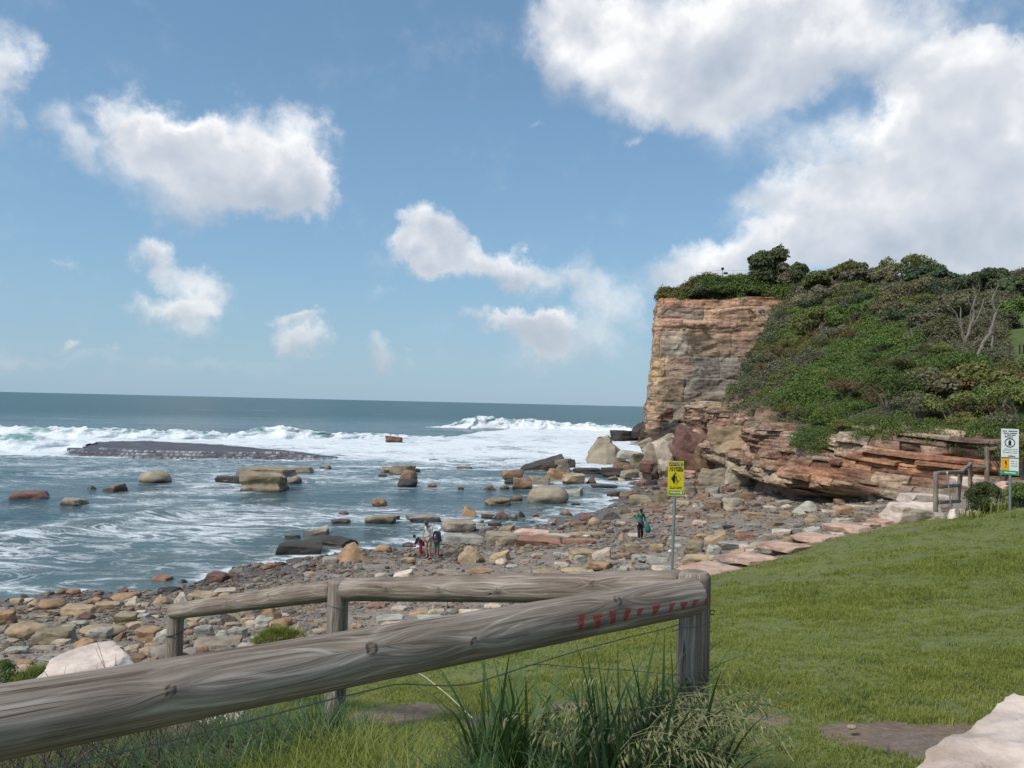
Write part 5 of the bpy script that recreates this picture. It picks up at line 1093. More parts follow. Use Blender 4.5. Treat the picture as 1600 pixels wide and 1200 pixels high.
# ------------------------------------------------------------ grass
def blades(n, h, w, spread, seed, mat_, bend=.6, segs=3, taper=.1, name='grass_tuft', arch=None):
    R = np.random.RandomState(seed); V = []; Fc = []
    for i in range(n):
        a = R.uniform(0, 6.28); r = spread * R.rand() ** .5; p0 = np.array([r * math.cos(a), r * math.sin(a), 0]); hh = h * R.uniform(.5, 1.15); ww = w * R.uniform(.7, 1.3)
        la = R.uniform(0, 6.28); dirn = np.array([math.cos(la), math.sin(la), 0]); side = np.array([-dirn[1], dirn[0], 0]); bb = bend * R.uniform(.3, 1.3); b = len(V)
        if arch is not None: dirn = dirn * .6 + np.array(arch) * .8
        for k in range(segs + 1):
            t = k / segs; q = p0 + dirn * hh * bb * t ** 2 + np.array([0, 0, hh * (t - .28 * bb * t ** 3)]); wk = ww * (1 - (1 - taper) * t ** 1.5) / 2
            V.append(q - side * wk); V.append(q + side * wk)
        for k in range(segs): Fc.append((b + 2 * k, b + 2 * k + 1, b + 2 * k + 3, b + 2 * k + 2))
    return fastmesh(name, V, np.array(Fc), [mat_], True)
def lawn_grass():
    R = np.random.RandomState(9)
    tuft = [blades(26, .036, .0045, .06, 60 + i, M_GRASS, .9, 2) for i in range(4)] + [blades(20, .060, .005, .05, 70, M_GRASS, .8, 3), blades(24, .045, .004, .06, 71, M_DKGRASS, .9, 2)]
    pts = []; sc = []
    for n, d0, d1 in ((34000, 2.3, 6.5), (42000, 6.0, 14), (30000, 13, 32)):
        d = d0 + (d1 - d0) * R.rand(n) ** .8; px = R.uniform(-150, 1750, n); x = (px - 800) / F * d; pts.append(np.stack([x, d], 1)); sc.append(np.clip(d / 7, .8, 2.6) ** .75)
    p = np.concatenate(pts); sc = np.concatenate(sc); x, y = p.T; s = sdf(x, y, LAWN); patch = fbm(x * 1.3, y * 1.3, 4, 3); dt = dirt_at(x, y) + .25 * fbm(x * 5, y * 5, 2, 2); dr = dry_at(x, y)
    ok = (s > .0) & (R.rand(len(x)) > dt * 1.7 - .25) & (R.rand(len(x)) < .60 + .50 * patch) & (R.rand(len(x)) > dr * .7)
    x, y, sc, patch, s = x[ok], y[ok], sc[ok], patch[ok], s[ok]; z = ground_z(x, y)
    idx = R.randint(0, 4, len(x)); idx = np.where(patch > .35, np.where(R.rand(len(x)) < .5, 4, idx), idx); idx = np.where((fbm(x * 2.1, y * 2.1, 8, 3) > .45) & (R.rand(len(x)) < .12), 5, idx)
    S3 = np.stack([sc * R.uniform(.8, 1.3, len(x)), sc, sc ** .45 * R.uniform(.6, 1.15, len(x)) * (1 + .5 * np.maximum(patch, 0))], 1); rot = np.stack([R.normal(0, .15, len(x)), R.normal(0, .15, len(x)), R.uniform(0, 6.28, len(x))], 1)
    scatter('lawn_grass', tuft, np.stack([x, y, z - .003], 1), rot, S3, idx, kind='stuff', label='short mown seaside grass of the lawn')
lawn_grass()
def rough_grass():
    R = np.random.RandomState(19); tuft = [blades(34, .24, .007, .07, 80 + i, M_GRASS, .9, 5) for i in range(3)] + [blades(26, .33, .010, .06, 84, M_DKGRASS, .9, 6), blades(30, .20, .006, .08, 86, M_DKGRASS, 1.1, 5)]
    n = 11000; px = R.uniform(-250, 1150, n); d = R.uniform(2.0, 5.4, n); x = (px - 800) / F * d; y = d
    line = np.interp(px, [-250, 300, 520, 700, 900, 1050, 1150], [5.3, 5.2, 4.6, 3.7, 3.3, 3.15, 2.9]) + .25 * fbm(x * 2, y * 2, 1, 3); ok = y < line
    ok &= ~((px < 330) & (R.rand(n) < .75)); ok &= R.rand(n) < np.interp(px, [300, 560, 1100], [.9, 1, .8])
    x, y, px = x[ok], y[ok], px[ok]; z = ground_z(x, y); dk = (fbm(x * 1.6, y * 1.6, 5, 3) > 0) | (px > 760); idx = np.where(dk & (R.rand(len(x)) < .75), R.randint(3, 5, len(x)), R.randint(0, 3, len(x)))
    hs = np.interp(px, [0, 300, 560, 800, 1100], [.75, 1.0, 1.2, 1.35, 1.2]) * (1 - .4 * sst(.6, 0, line[ok] - y)); S3 = np.stack([hs, hs, hs * R.uniform(.6, 1.15, len(x))], 1)
    scatter('rough_grass', tuft, np.stack([x, y, z - .01], 1), np.stack([R.normal(0, .2, len(x)), R.normal(.12, .2, len(x)), R.uniform(0, 6.28, len(x))], 1), S3, idx, kind='stuff', label='long rank grass growing along the near fence')
rough_grass()
M_SEED = m_leaf('seed_head', [(.19, .21, .09), (.29, .30, .15), (.40, .38, .22)], rough=.6, trans=.25)
M_STRAW = plain('straw', (.5, .45, .33), .7, .2, 30)
def strappy(px, d, h, n, label, seed, seeds=0, wind=(.5, 0, 0), bw=.014, sp=.12, gm=None):
    x = ray(px, 600).x * d; b = Vector((x, d, gz(x, d) - .01)); t = empty('grass_clump', b); tag(t, label, 'grass plant', 'tall grass plants by the near fence')
    mob('leaf_blades', blades(n, h, bw, sp, seed, gm or M_DKGRASS, .85, 8, .05, 'leaf_blades', wind), t, kind='stuff')
    if seeds:
        R = np.random.RandomState(seed + 5); sv = MB(); st = MB()
        for i in range(seeds):
            a = R.uniform(0, 6.28); la = R.uniform(-.6, .6); H = h * R.uniform(1.15, 1.5); p0 = Vector((sp * .6 * math.cos(a), sp * .6 * math.sin(a), 0)); dr = Vector((math.cos(la) * (1 if R.rand() < .8 else -.7), math.sin(la), 0)); pts = []
            for k in range(9):
                u = k / 8; pts.append(p0 + dr * (H * .30 * u ** 2.0) + Vector((0, 0, H * .92 * (u - .52 * max(0, u - .45) ** 1.5 * 2))))
            st.tube(pts, [.0016 - .001 * k / 8 for k in range(9)], 4, False)
            for k in range(13):
                u = .52 + .48 * k / 12; q = pts[min(8, int(u * 8))].lerp(pts[min(8, int(u * 8) + 1)], u * 8 - int(u * 8)); e = Vector((R.normal(dr.x * .6, .35), R.normal(dr.y * .6, .35), -1.0)).normalized(); L = R.uniform(.026, .05); q0 = q + e * .012
                sd = Vector((R.normal(), R.normal(), 0)).normalized(); s2 = e.cross(sd).normalized(); w = .0042
                sv.add([q0, q0 + e * L * .45 + sd * w, q0 + e * L * .45 + s2 * w, q0 + e * L * .45 - sd * w, q0 + e * L * .45 - s2 * w, q0 + e * L], [(0, 1, 2), (0, 2, 3), (0, 3, 4), (0, 4, 1), (5, 2, 1), (5, 3, 2), (5, 4, 3), (5, 1, 4)])
        st.build('flower_stalks', M_SEED, t, kind='stuff'); sv.build('seed_heads', M_SEED, t, smooth=False, kind='stuff')
    return t
strappy(800, 3.1, 0.74, 130, 'dark strappy grass clump standing highest left of the seeding grasses', 1, 2, (.1, 0, 0), .026)
strappy(780, 3.5, 0.54, 75, 'smaller dark strappy clump tucked behind the highest clump', 2, 0, (.3, 0, 0))
strappy(915, 2.85, 0.72, 90, 'dark broad-bladed clump with drooping seed heads midway below the rail', 3, 18, (.3, 0, 0), .026, .11)
strappy(860, 2.7, 0.43, 69, 'seeding clump at the bottom between the strappy and the broad-bladed clumps', 7, 10, (.5, 0, 0), .012)
strappy(1030, 2.75, 0.82, 150, 'big arching brome clump heavy with pale seed heads before the red-painted post', 4, 52, (.28, -.1, 0), .026, .20)
strappy(975, 2.6, 0.80, 100, 'brome clump left of the big arching one at the bottom edge', 5, 24, (.3, 0, 0), .024, .15)
strappy(1085, 2.7, 0.48, 54, 'wispy brome clump hiding the foot of the red-painted post', 6, 12, (.3, 0, 0), .014, .12)
strappy(530, 4.35, 0.37, 60, 'dark green tuft at the foot of the middle fence post', 8, 0, (.2, 0, 0), .012, .10)
strappy(440, 4.2, 0.37, 39, 'upright green tuft left of the middle fence post', 9, 0, (.1, 0, 0), .010, .06, M_GRASS)
strappy(300, 3.9, 0.31, 39, 'green tuft among the bare twigs under the near rail', 10, 0, (.1, 0, 0), .010, .08, M_GRASS)
# grass mounds on the beach side
def mound(px, py, w, label, n=300):
    q = hit(px, py); R = np.random.RandomState(int(px)); W = w / F * q.y; t = empty('grass_mound', q); tag(t, label, 'grass mound'); V = []; pts = []
    tm = []
    for i in range(n):
        a = R.uniform(0, 6.28); r = R.rand() ** .5; x, y = math.cos(a) * r * W / 2, math.sin(a) * r * W / 2.6; pts.append((x, y, .22 * W * (1 - r * r)))
    allV = []; allF = []; 
    for i, p in enumerate(pts):
        m = blades(9, .13, .008, .05, i % 7 + 900, M_GRASS, .9, 3) if i < 7 else None
        if m: 
            v = np.zeros(len(m.vertices) * 3, np.float32); m.vertices.foreach_get('co', v); f = np.zeros(len(m.polygons) * 4, np.int32); m.loops.foreach_get('vertex_index', f); tm.append((v.reshape(-1, 3), f.reshape(-1, 4)))
        v, f = tm[i % len(tm)]; c, s = math.cos(i * 1.7), math.sin(i * 1.7); Rm = np.array([[c, -s, 0], [s, c, 0], [0, 0, 1]]); allF.append(f + sum(len(a) for a in allV)); allV.append(v @ Rm.T + np.array(p))
    mob('grass_blades', fastmesh('grass_blades', np.concatenate(allV), np.concatenate(allF), [M_GRASS], True), t, kind='stuff')
mound(437, 1006, 84, 'small bright green grass mound among stones behind the fence'); mound(62, 1072, 90, 'green grass tuft left beside the big white boulder')
q = P(4, 1075, 7.5); shrub(q, .34, .24, GG['green'], 4, 'leafy green shrub cut off at the left edge beside the white boulder')
# bare bramble twigs
def bramble():
    R = random.Random(6); x0 = ray(170, 600).x * 3.6; b = Vector((x0, 3.6, gz(x0, 3.6))); t = empty('bramble', b); tag(t, 'tangle of bare brown twigs under the near rail at the bottom left', 'bush'); m = MB()
    for i in range(300):
        px = R.uniform(-220, 400); d = R.uniform(3.6, 5.3); x = ray(px, 600).x * d; p = Vector((x, d, gz(x, d) - .02)) - b; L = R.uniform(.40, .85) * (1 if px < 260 else .8); a = Vector((R.uniform(-.7, .9), R.uniform(-.3, .3), R.uniform(.5, 1))).normalized(); pts = [p]
        for k in range(5): a = (a + Vector((R.uniform(-.4, .4), R.uniform(-.3, .3), R.uniform(-.35, .25)))).normalized(); pts.append(pts[-1] + a * L / 5)
        m.tube(pts, [.0042, .0036, .003, .0024, .0018, .001], 4, False)
        for k in (2, 3, 4):
            e = (a + Vector((R.uniform(-1, 1), R.uniform(-.5, .5), R.uniform(-.2, 1)))).normalized(); m.tube([pts[k], pts[k] + e * L * .18, pts[k] + e * L * .3 + Vector((0, 0, -.01))], [.002, .0015, .0008], 3, False)
    m.build('twigs', plain('twig', (.11, .085, .07), .9, .3, 20), t, kind='stuff')
bramble()
# right-hand bush and plants by the notice
def dense_bush(px, py, d, w, h, col, label):
    b = P(px, py, d); b.z = gz(b.x, b.y); t = empty('bush', b); tag(t, label, 'shrub'); R = random.Random(int(px)); bl = []
    for i in range(26):
        a = R.uniform(0, 6.28); u = R.random(); r = math.sqrt(max(0, 1 - (u * 1.0) ** 2)) * (.5 + .5 * R.random()); bl.append((math.cos(a) * r * w * .38, math.sin(a) * r * w * .34, h * (.14 + .66 * u), w * R.uniform(.12, .19)))
    o = mob('foliage', crown_mesh('foliage', M_LEAF, bl, 9000, .026, int(px), .9, .4), t); o.color = (*col, 1); k = MB()
    for i in range(6): k.tube([(0, 0, -.1), (math.cos(i) * w * .12, math.sin(i) * w * .12, h * .3), (math.cos(i) * w * .3, math.sin(i) * w * .3, h * .6)], [.02, .014, .006], 5)
    k.build('stems', M_BARK, t)
dense_bush(1537, 800, 21.0, 1.25, .98, (.085, .11, .045), 'dense round dark green bush beside the white notice sign')
dense_bush(1592, 795, 21.8, .8, .62, (.11, .15, .05), 'small rounded green bush at the right edge behind the notice pole')
shrub(P(1590, 792, 21.5), .9, .6, GG['green'], 4, 'green leafy bush right of the white notice sign pole', name='bush')
shrub(P(1568, 745, 26.0), 1.7, 1.1, GG['dark'], 1, 'dark bush behind the lower half of the white notice sign', name='bush')
shrub(P(1600, 745, 25.0), 1.5, 1.3, GG['olive'], 0, 'olive bush at the right edge behind the notice sign', name='bush')
strappy(1560, 20.4, .5, 60, 'light green grassy plant at the foot of the notice sign', 31, 0, (.1, 0, 0), .03, .35, M_GRASS); strappy(1520, 20.0, .35, 50, 'low grassy tuft in front of the dense round bush', 32, 0, (.1, 0, 0), .03, .3, M_GRASS)
# ------------------------------------------------------------ timber rails
def m_wood(N, S):
    u = N.attr('gu'); v = N.attr('gv'); sd = N.attr('gs'); c = N.new('ShaderNodeCombineXYZ'); N.set(c.inputs[0], u); N.set(c.inputs[1], v); N.set(c.inputs[2], sd); p = c.outputs[0]
    warp = N.noise(N.mapping(p, sc=(1.1, 3.2, 1)), 1.0, 3, .5)
    g1 = N.math('ADD', N.math('MULTIPLY', v, 24), N.math('MULTIPLY', warp, 6)); rings = N.math('ABSOLUTE', N.math('SUBTRACT', N.math('FRACT', g1), .5))
    fine = N.mapr(N.noise(N.mapping(p, sc=(3, 150, 1)), 1.0, 5, .7), .25, .75, 0, 1, False); streak = N.noise(N.mapping(p, sc=(1.2, 22, 1)), 1.0, 5, .6, .4); blot = N.noise(N.mapping(p, sc=(2.2, 5, 1)), 1.3, 6, .6)
    k = N.math('ADD', N.math('MULTIPLY', N.math('MULTIPLY', N.mapr(rings, .36, .5), N.mapr(blot, .4, .6)), .22), N.math('ADD', N.math('MULTIPLY', fine, .42), N.math('ADD', N.math('MULTIPLY', streak, .4), N.math('MULTIPLY', blot, .35))))
    c1 = N.ramp(k, [(.38, (.095, .068, .05)), (.50, (.18, .142, .113)), (.62, (.275, .228, .188)), (.82, (.43, .385, .335))])
    c1 = N.mix(N.mapr(N.noise(N.mapping(p, sc=(.8, 3, 1)), 1, 3), .45, .65, 0, .35), c1, N.mix(1, c1, (.95, .98, .86), 'MULTIPLY'))
    # drying cracks along the grain
    ck = N.noise(N.mapping(p, sc=(.55, 34, 1)), 1.0, 2, .4); crack = N.mapr(N.math('ABSOLUTE', N.math('SUBTRACT', ck, .5)), .0, .011, 1, 0); crack = N.math('MULTIPLY', crack, N.mapr(N.noise(N.mapping(p, sc=(1.5, 4, 1)), 1.1, 2), .52, .6))
    kn = N.attr('knot'); c1 = N.mix(N.mapr(kn, .3, .9, 0, .85), c1, (.05, .035, .028))
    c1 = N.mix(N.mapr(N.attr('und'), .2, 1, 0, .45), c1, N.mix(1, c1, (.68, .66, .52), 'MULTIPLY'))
    pn = N.attr('paint'); pm = N.mapr(N.math('ADD', pn, N.math('MULTIPLY', N.math('SUBTRACT', N.noise(N.mapping(p, sc=(60, 130, 1)), 1, 6, .85), .5), 1.5)), .42, .70)
    c1 = N.mix(N.math('MULTIPLY', pm, .9), c1, N.mix(fine, (.20, .022, .022), (.36, .055, .045)))
    c1 = N.mix(N.math('MULTIPLY', crack, .9), c1, (.02, .015, .012)); S('Base Color', N.mix(1, c1, (.96, .93, .905), 'MULTIPLY')); S('Roughness', .82)
    h = N.math('SUBTRACT', N.math('ADD', N.math('MULTIPLY', fine, .5), N.math('ADD', N.math('MULTIPLY', rings, .5), streak)), N.math('MULTIPLY', crack, 3)); S('Normal', N.bump(h, .7, .004))
M_WOOD = mat('weathered_timber', m_wood)
def log(name, A, B, r0, r1, parent, seed, knots=(), paints=(), nu=None, label=None, dark_under=True):
    """round timber from A to B; knots: (u fraction, angle, size); paints: (u fraction, angle, du, da)"""
    A = Vector(A); B = Vector(B); ax = (B - A); L = ax.length; ax.normalize(); up = Vector((0, 0, 1)) if abs(ax.z) < .8 else Vector((0, -1, 0)); s1 = (up - ax * up.dot(ax)).normalized(); s2 = ax.cross(s1)
    nu = nu or max(30, int(L / .009)); na = 72; u = np.linspace(0, 1, nu); a = np.linspace(0, 2 * np.pi, na + 1); Uu, Aa = np.meshgrid(u, a, indexing='ij')
    R = r0 + (r1 - r0) * Uu; x = Uu * L; R = R * (1 + .022 * fbm(x * 2, np.cos(Aa), np.sin(Aa) + seed, 3)) + .0012 * fbm(x * 3, np.cos(Aa) * 14, np.sin(Aa) * 14 + seed, 2)
    gv = Aa * (r0 + r1) / 2; gu = x.copy(); kn = np.zeros_like(x); pa = np.zeros_like(x); rm = (r0 + r1) / 2
    for ku, ka, ks in knots:
        dx = (x - ku * L); da = (np.angle(np.exp(1j * (Aa - ka)))) * rm; dd = np.hypot(dx * .55, da); gv = gv + np.sign(da + 1e-6) * ks * 1.6 * np.exp(-(dd / (ks * 3.2)) ** 2) * np.exp(-np.abs(da) / (ks * 6))
        R = R + .010 * np.exp(-(dd / (ks * 1.6)) ** 2); q = np.hypot(dx, da); kn = np.maximum(kn, np.exp(-((q - ks * .8) / (ks * .22)) ** 2)); kn = np.maximum(kn, .55 * (q < ks * .55)); 
    sgn = -1 if abs((B - A).normalized().z) < .8 else 1
    for pu, pang, du, da_ in paints:
        dy = (np.angle(np.exp(1j * (Aa - pang)))) * rm / da_; dx = (x - pu * L) / du * (1 - .45 * np.clip(dy * sgn, -1.4, 1)) + .35 * fbm(x * 60, Aa * 4, seed, 2); pa = np.maximum(pa, 1.25 - np.maximum(np.abs(dx + .35 * dy), np.abs(dy)) ** 2.2)
    end = np.minimum(x, L - x); rnd = np.clip(end / .018, 0, 1); R = R * np.sqrt(np.clip(1 - (1 - rnd) ** 2 * .35, 0, 1))
    C = np.array(A)[None, None] + x[..., None] * np.array(ax) + R[..., None] * (np.cos(Aa)[..., None] * np.array(s1) + np.sin(Aa)[..., None] * np.array(s2)); V = C.reshape(-1, 3); n = len(V)
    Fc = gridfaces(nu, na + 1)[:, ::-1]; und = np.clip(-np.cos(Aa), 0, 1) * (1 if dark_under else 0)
    V = V - np.array(parent.location if parent else (0, 0, 0)); at = {'gu': gu.ravel(), 'gv': gv.ravel(), 'gs': np.full(n, seed * 3.7), 'knot': kn.ravel(), 'paint': np.clip(pa, 0, .74).ravel(), 'und': und.ravel()}
    # end caps
    caps = []; 
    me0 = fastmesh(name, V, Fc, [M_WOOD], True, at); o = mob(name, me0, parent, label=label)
    for k, (cc, row) in enumerate(((A, 0), (B, nu - 1))):
        ring = V[row * (na + 1):(row + 1) * (na + 1)]; ctr = np.array(cc) - np.array(parent.location if parent else (0, 0, 0)) + np.array(ax) * (.004 * (-1 if k == 0 else 1)); W = np.concatenate([ring, ring * .5 + ctr * .5, [ctr]]); m = na + 1; f = [(i, i + 1, m + i + 1, m + i) for i in range(m - 1)] + [(m + i, m + i + 1, 2 * m) for i in range(m - 1)]
        rr_ = np.concatenate([np.full(m, .06), np.full(m, .03), [0]]); me = fastmesh('end_grain', W, f, [M_WOOD], True, {'gu': np.concatenate([np.cos(a) * .02, np.cos(a) * .01, [0]]), 'gv': rr_ * 3, 'gs': np.full(len(W), seed + 9.), 'knot': np.zeros(len(W)), 'paint': np.zeros(len(W)), 'und': np.zeros(len(W))}); mob('end_grain', me, o)
    return o
M_WIRE = plain('galvanised_wire', (.17, .175, .17), .6, .15, 60, .3, .2); M_BLACK = plain('black_plastic', (.02, .02, .02), .5, .2, 40)
fence = empty('log_fence', (.71, 3.0, 6.0)); tag(fence, 'weathered round-log fence with thick rails, red paint marks and sagging wires in the foreground', 'fence')
P1 = P(1085, 893, 3.0); P2b = P(529, 905, 4.7); P3b = P(275, 950, 6.25)
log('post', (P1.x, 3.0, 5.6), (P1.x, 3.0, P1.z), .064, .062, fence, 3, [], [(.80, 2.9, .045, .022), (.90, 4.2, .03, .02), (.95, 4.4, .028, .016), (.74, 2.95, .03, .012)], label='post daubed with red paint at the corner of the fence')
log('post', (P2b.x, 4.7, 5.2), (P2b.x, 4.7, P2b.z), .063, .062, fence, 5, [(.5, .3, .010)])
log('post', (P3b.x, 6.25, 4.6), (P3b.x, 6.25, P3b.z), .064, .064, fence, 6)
def rail_line(ax_, ay_, az_, bx, by, bz): pass
# near rail: from the corner post towards the camera and out at the left
cR = P(1078, 932, 2.93); c0 = P(0, 1128, 1.55); dirn = (c0 - cR); A = cR + dirn * 1.35; Bp = cR + (-dirn).normalized() * .03
Lr = (Bp - A).length; dn = (Bp - A).normalized()
def uof(px): # fraction along the near rail seen at px
    lo, hi = 0.0, 1.0
    for _ in range(40):
        m = (lo + hi) / 2; q = A.lerp(Bp, m); x, _y = proj(np.array(q.x), np.array(q.y), np.array(q.z))
        if x < px: lo = m
        else: hi = m
    return lo
def angof(px, py, r=.07):
    u = uof(px); q = A.lerp(Bp, u); s1 = (Vector((0, 0, 1)) - dn * dn.z).normalized(); s2 = dn.cross(s1); best = None
    for k in range(180):
        a = k * math.pi / 90; w = q + (s1 * math.cos(a) + s2 * math.sin(a)) * r
        if (w - q).dot(Vector((0, 0, EYE)) - q) < 0: continue
        x, y = proj(np.array(w.x), np.array(w.y), np.array(w.z)); e = abs(y - py)
        if best is None or e < best[0]: best = (e, a)
    return best[1]
kn = [(uof(px), angof(px, py), s) for px, py, s in [(560,1014,.019),(717,1003,.015),(945,940,.018),(250,1080,.013)]]
pm = [(uof(px), angof(px, py), .017, h * 1.5) for px, py, h in [(884,973,.018),(910,971,.018),(934,965,.018),(955,961,.018),(975,957,.009),(1001,953,.014),(1025,950,.013),(1044,947,.012),(1062,943,.012),(1081,940,.012)]]
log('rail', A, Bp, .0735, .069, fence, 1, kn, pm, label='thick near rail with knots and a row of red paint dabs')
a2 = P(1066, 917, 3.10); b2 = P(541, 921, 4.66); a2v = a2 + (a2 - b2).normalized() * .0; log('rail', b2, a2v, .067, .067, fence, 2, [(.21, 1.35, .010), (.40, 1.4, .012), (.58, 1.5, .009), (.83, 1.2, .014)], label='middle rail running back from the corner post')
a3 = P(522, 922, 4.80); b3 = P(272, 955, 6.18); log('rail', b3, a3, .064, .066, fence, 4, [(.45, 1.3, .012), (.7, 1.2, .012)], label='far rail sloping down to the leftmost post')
def wire(pts, r=.0016, name='wire', m=None, par=fence):
    w = MB(); pp = []
    for i in range(len(pts) - 1):
        for k in range(6): pp.append(Vector(pts[i]).lerp(Vector(pts[i + 1]), k / 6))
    pp.append(Vector(pts[-1])); sm = [pp[0]] + [(pp[i - 1] + pp[i] * 2 + pp[i + 1]) / 4 for i in range(1, len(pp) - 1)] + [pp[-1]]; w.tube([p - Vector(par.location) for p in sm], r, 5); return w.build(name, m or M_WIRE, par)
def drail(px):     # depth of the fence plane at px
    a = uof(px); return A.lerp(Bp, a).y
W1 = [(84,1199),(300,1150),(508,1095),(622,1068),(698,1072),(741,1068),(811,1045),(905,1016),(990,994),(1030,985),(1062,975)]
wire([P(-120, 1235, 1.42)] + [P(x, y, drail(x) - .02) for x, y in W1], .0019)
wire([P(x, y, drail(x) + .02) for x, y in [(820,1040),(848,1038),(919,1044),(990,1048),(1062,1055)]], .0013)
wire([P(x, y, 4.9 + (500 - x) / 225 * 1.3) for x, y in [(500,935),(440,965),(400,975),(340,990),(286,985)]], .0014)
def loop(px, py, d, r, m, w, tilt=0, n=16):
    c = P(px, py, d); k = MB(); k.tube([c + Vector((math.cos(i * 2 * math.pi / n) * r, math.sin(i * 2 * math.pi / n) * r, tilt * math.cos(i * 2 * math.pi / n))) - Vector(fence.location) for i in range(n + 1)], w, 5); k.build('wire_loop', m, fence)
loop(529, 944, 4.7, .068, M_WIRE, .0018, -.006); loop(275, 989, 6.25, .072, M_BLACK, .004, .022); loop(1085, 972, 3.0, .067, M_WIRE, .0015, .012)
wire([P(545,940,4.62),P(556,960,4.6),P(558,978,4.6),P(552,985,4.62)], .0012, 'loose_wire'); 
k = MB(); c = P(1113, 957, 3.0); k.tube([c + Vector((math.cos(i * .7) * .009, 0, math.sin(i * .7) * .009)) - Vector(fence.location) for i in range(9)], .0022, 5); k.build('eye_bolt', plain('rusty_iron', (.09, .045, .03), .8, .3, 50), fence)
wire([P(1067,975,2.94),P(1061,983,2.93),P(1050,987,2.92)], .0016, 'wire_end')
# loose straw
def straw(pts, d0, d1, label, r=.0022):
    n = len(pts); P_ = [P(x, y, d0 + (d1 - d0) * i / (n - 1)) for i, (x, y) in enumerate(pts)]; t = empty('straw', P_[-1]); tag(t, label, 'stalk'); m = MB(); m.tube([p - P_[-1] for p in P_], [r] * (n - 1) + [r * .5], 5); m.build('stalk', M_STRAW, t)
straw([(738,1122),(700,1086),(665,1058),(645,1046)], 3.6, 3.9, 'long pale dry stalk leaning under the near rail')
straw([(1240,1190),(1215,1150),(1190,1110),(1163,1085)], 2.7, 2.9, 'thin dry grass stalk right of the fence corner post', .0007)
# ------------------------------------------------------------ caution sign
M_GALV = plain('galvanised_steel', (.33, .35, .35), .45, .12, 30, .5, .7); M_YEL = plain('sign_yellow', (.62, .50, .02), .5, .08, 8); M_BLK = plain('sign_black', (.022, .018, .02), .6, .1, 20); M_GRN = plain('sign_green', (.02, .26, .10), .55, .15, 20); M_WHT = plain('sign_white', (.62, .66, .64), .5, .06, 10); M_DRED = plain('sign_brown', (.10, .03, .02), .6, .2, 30)
def flat(root, name, m, pts, y, parent=None, th=.002):
    n = len(pts); V = [(x, y, z) for x, z in pts] + [(x, y - th, z) for x, z in pts]; Fc = [tuple(range(n))[::-1], tuple(range(n, 2 * n))] + [(i, (i + 1) % n, n + (i + 1) % n, n + i) for i in range(n)]; k = MB(); k.add(V, Fc)
    bm = bmesh.new(); me = k.mesh(name, m, False); bm.from_mesh(me); bmesh.ops.recalc_face_normals(bm, faces=bm.faces); bm.to_mesh(me); bm.free(); return mob(name, me, parent or root)
def rect(x0, x1, z0, z1): return [(x0, z0), (x1, z0), (x1, z1), (x0, z1)]
def text(s, size, loc, m, parent, w=None):
    c = D.curves.new('lettering', 'FONT'); c.body = s; c.size = size; c.align_x = 'CENTER'; c.align_y = 'CENTER'; c.extrude = .001; c.materials.append(m); tmp = D.objects.new('tmp', c); COL.objects.link(tmp); bpy.context.view_layer.update(); me = D.meshes.new_from_object(tmp.evaluated_get(bpy.context.evaluated_depsgraph_get())); D.objects.remove(tmp); o = D.objects.new('lettering', me); link(o, parent); o.location = loc; o.rotation_euler = (math.pi / 2, 0, 0); o.scale = ((w or 1), 1, 1); return o
def squiggle(root, par, m, x0, x1, z, h, y, seed, gap=.35):
    R = random.Random(seed); k = MB(); x = x0
    while x < x1:
        w = R.uniform(.35, .8) * h
        if R.random() > gap * .5: k.box((x + w / 2, y, z + R.uniform(-.06, .06) * h), (w * .8, .002, h * R.uniform(.6, 1)))
        x += w
    k.build('small_print', m, par, smooth=False)
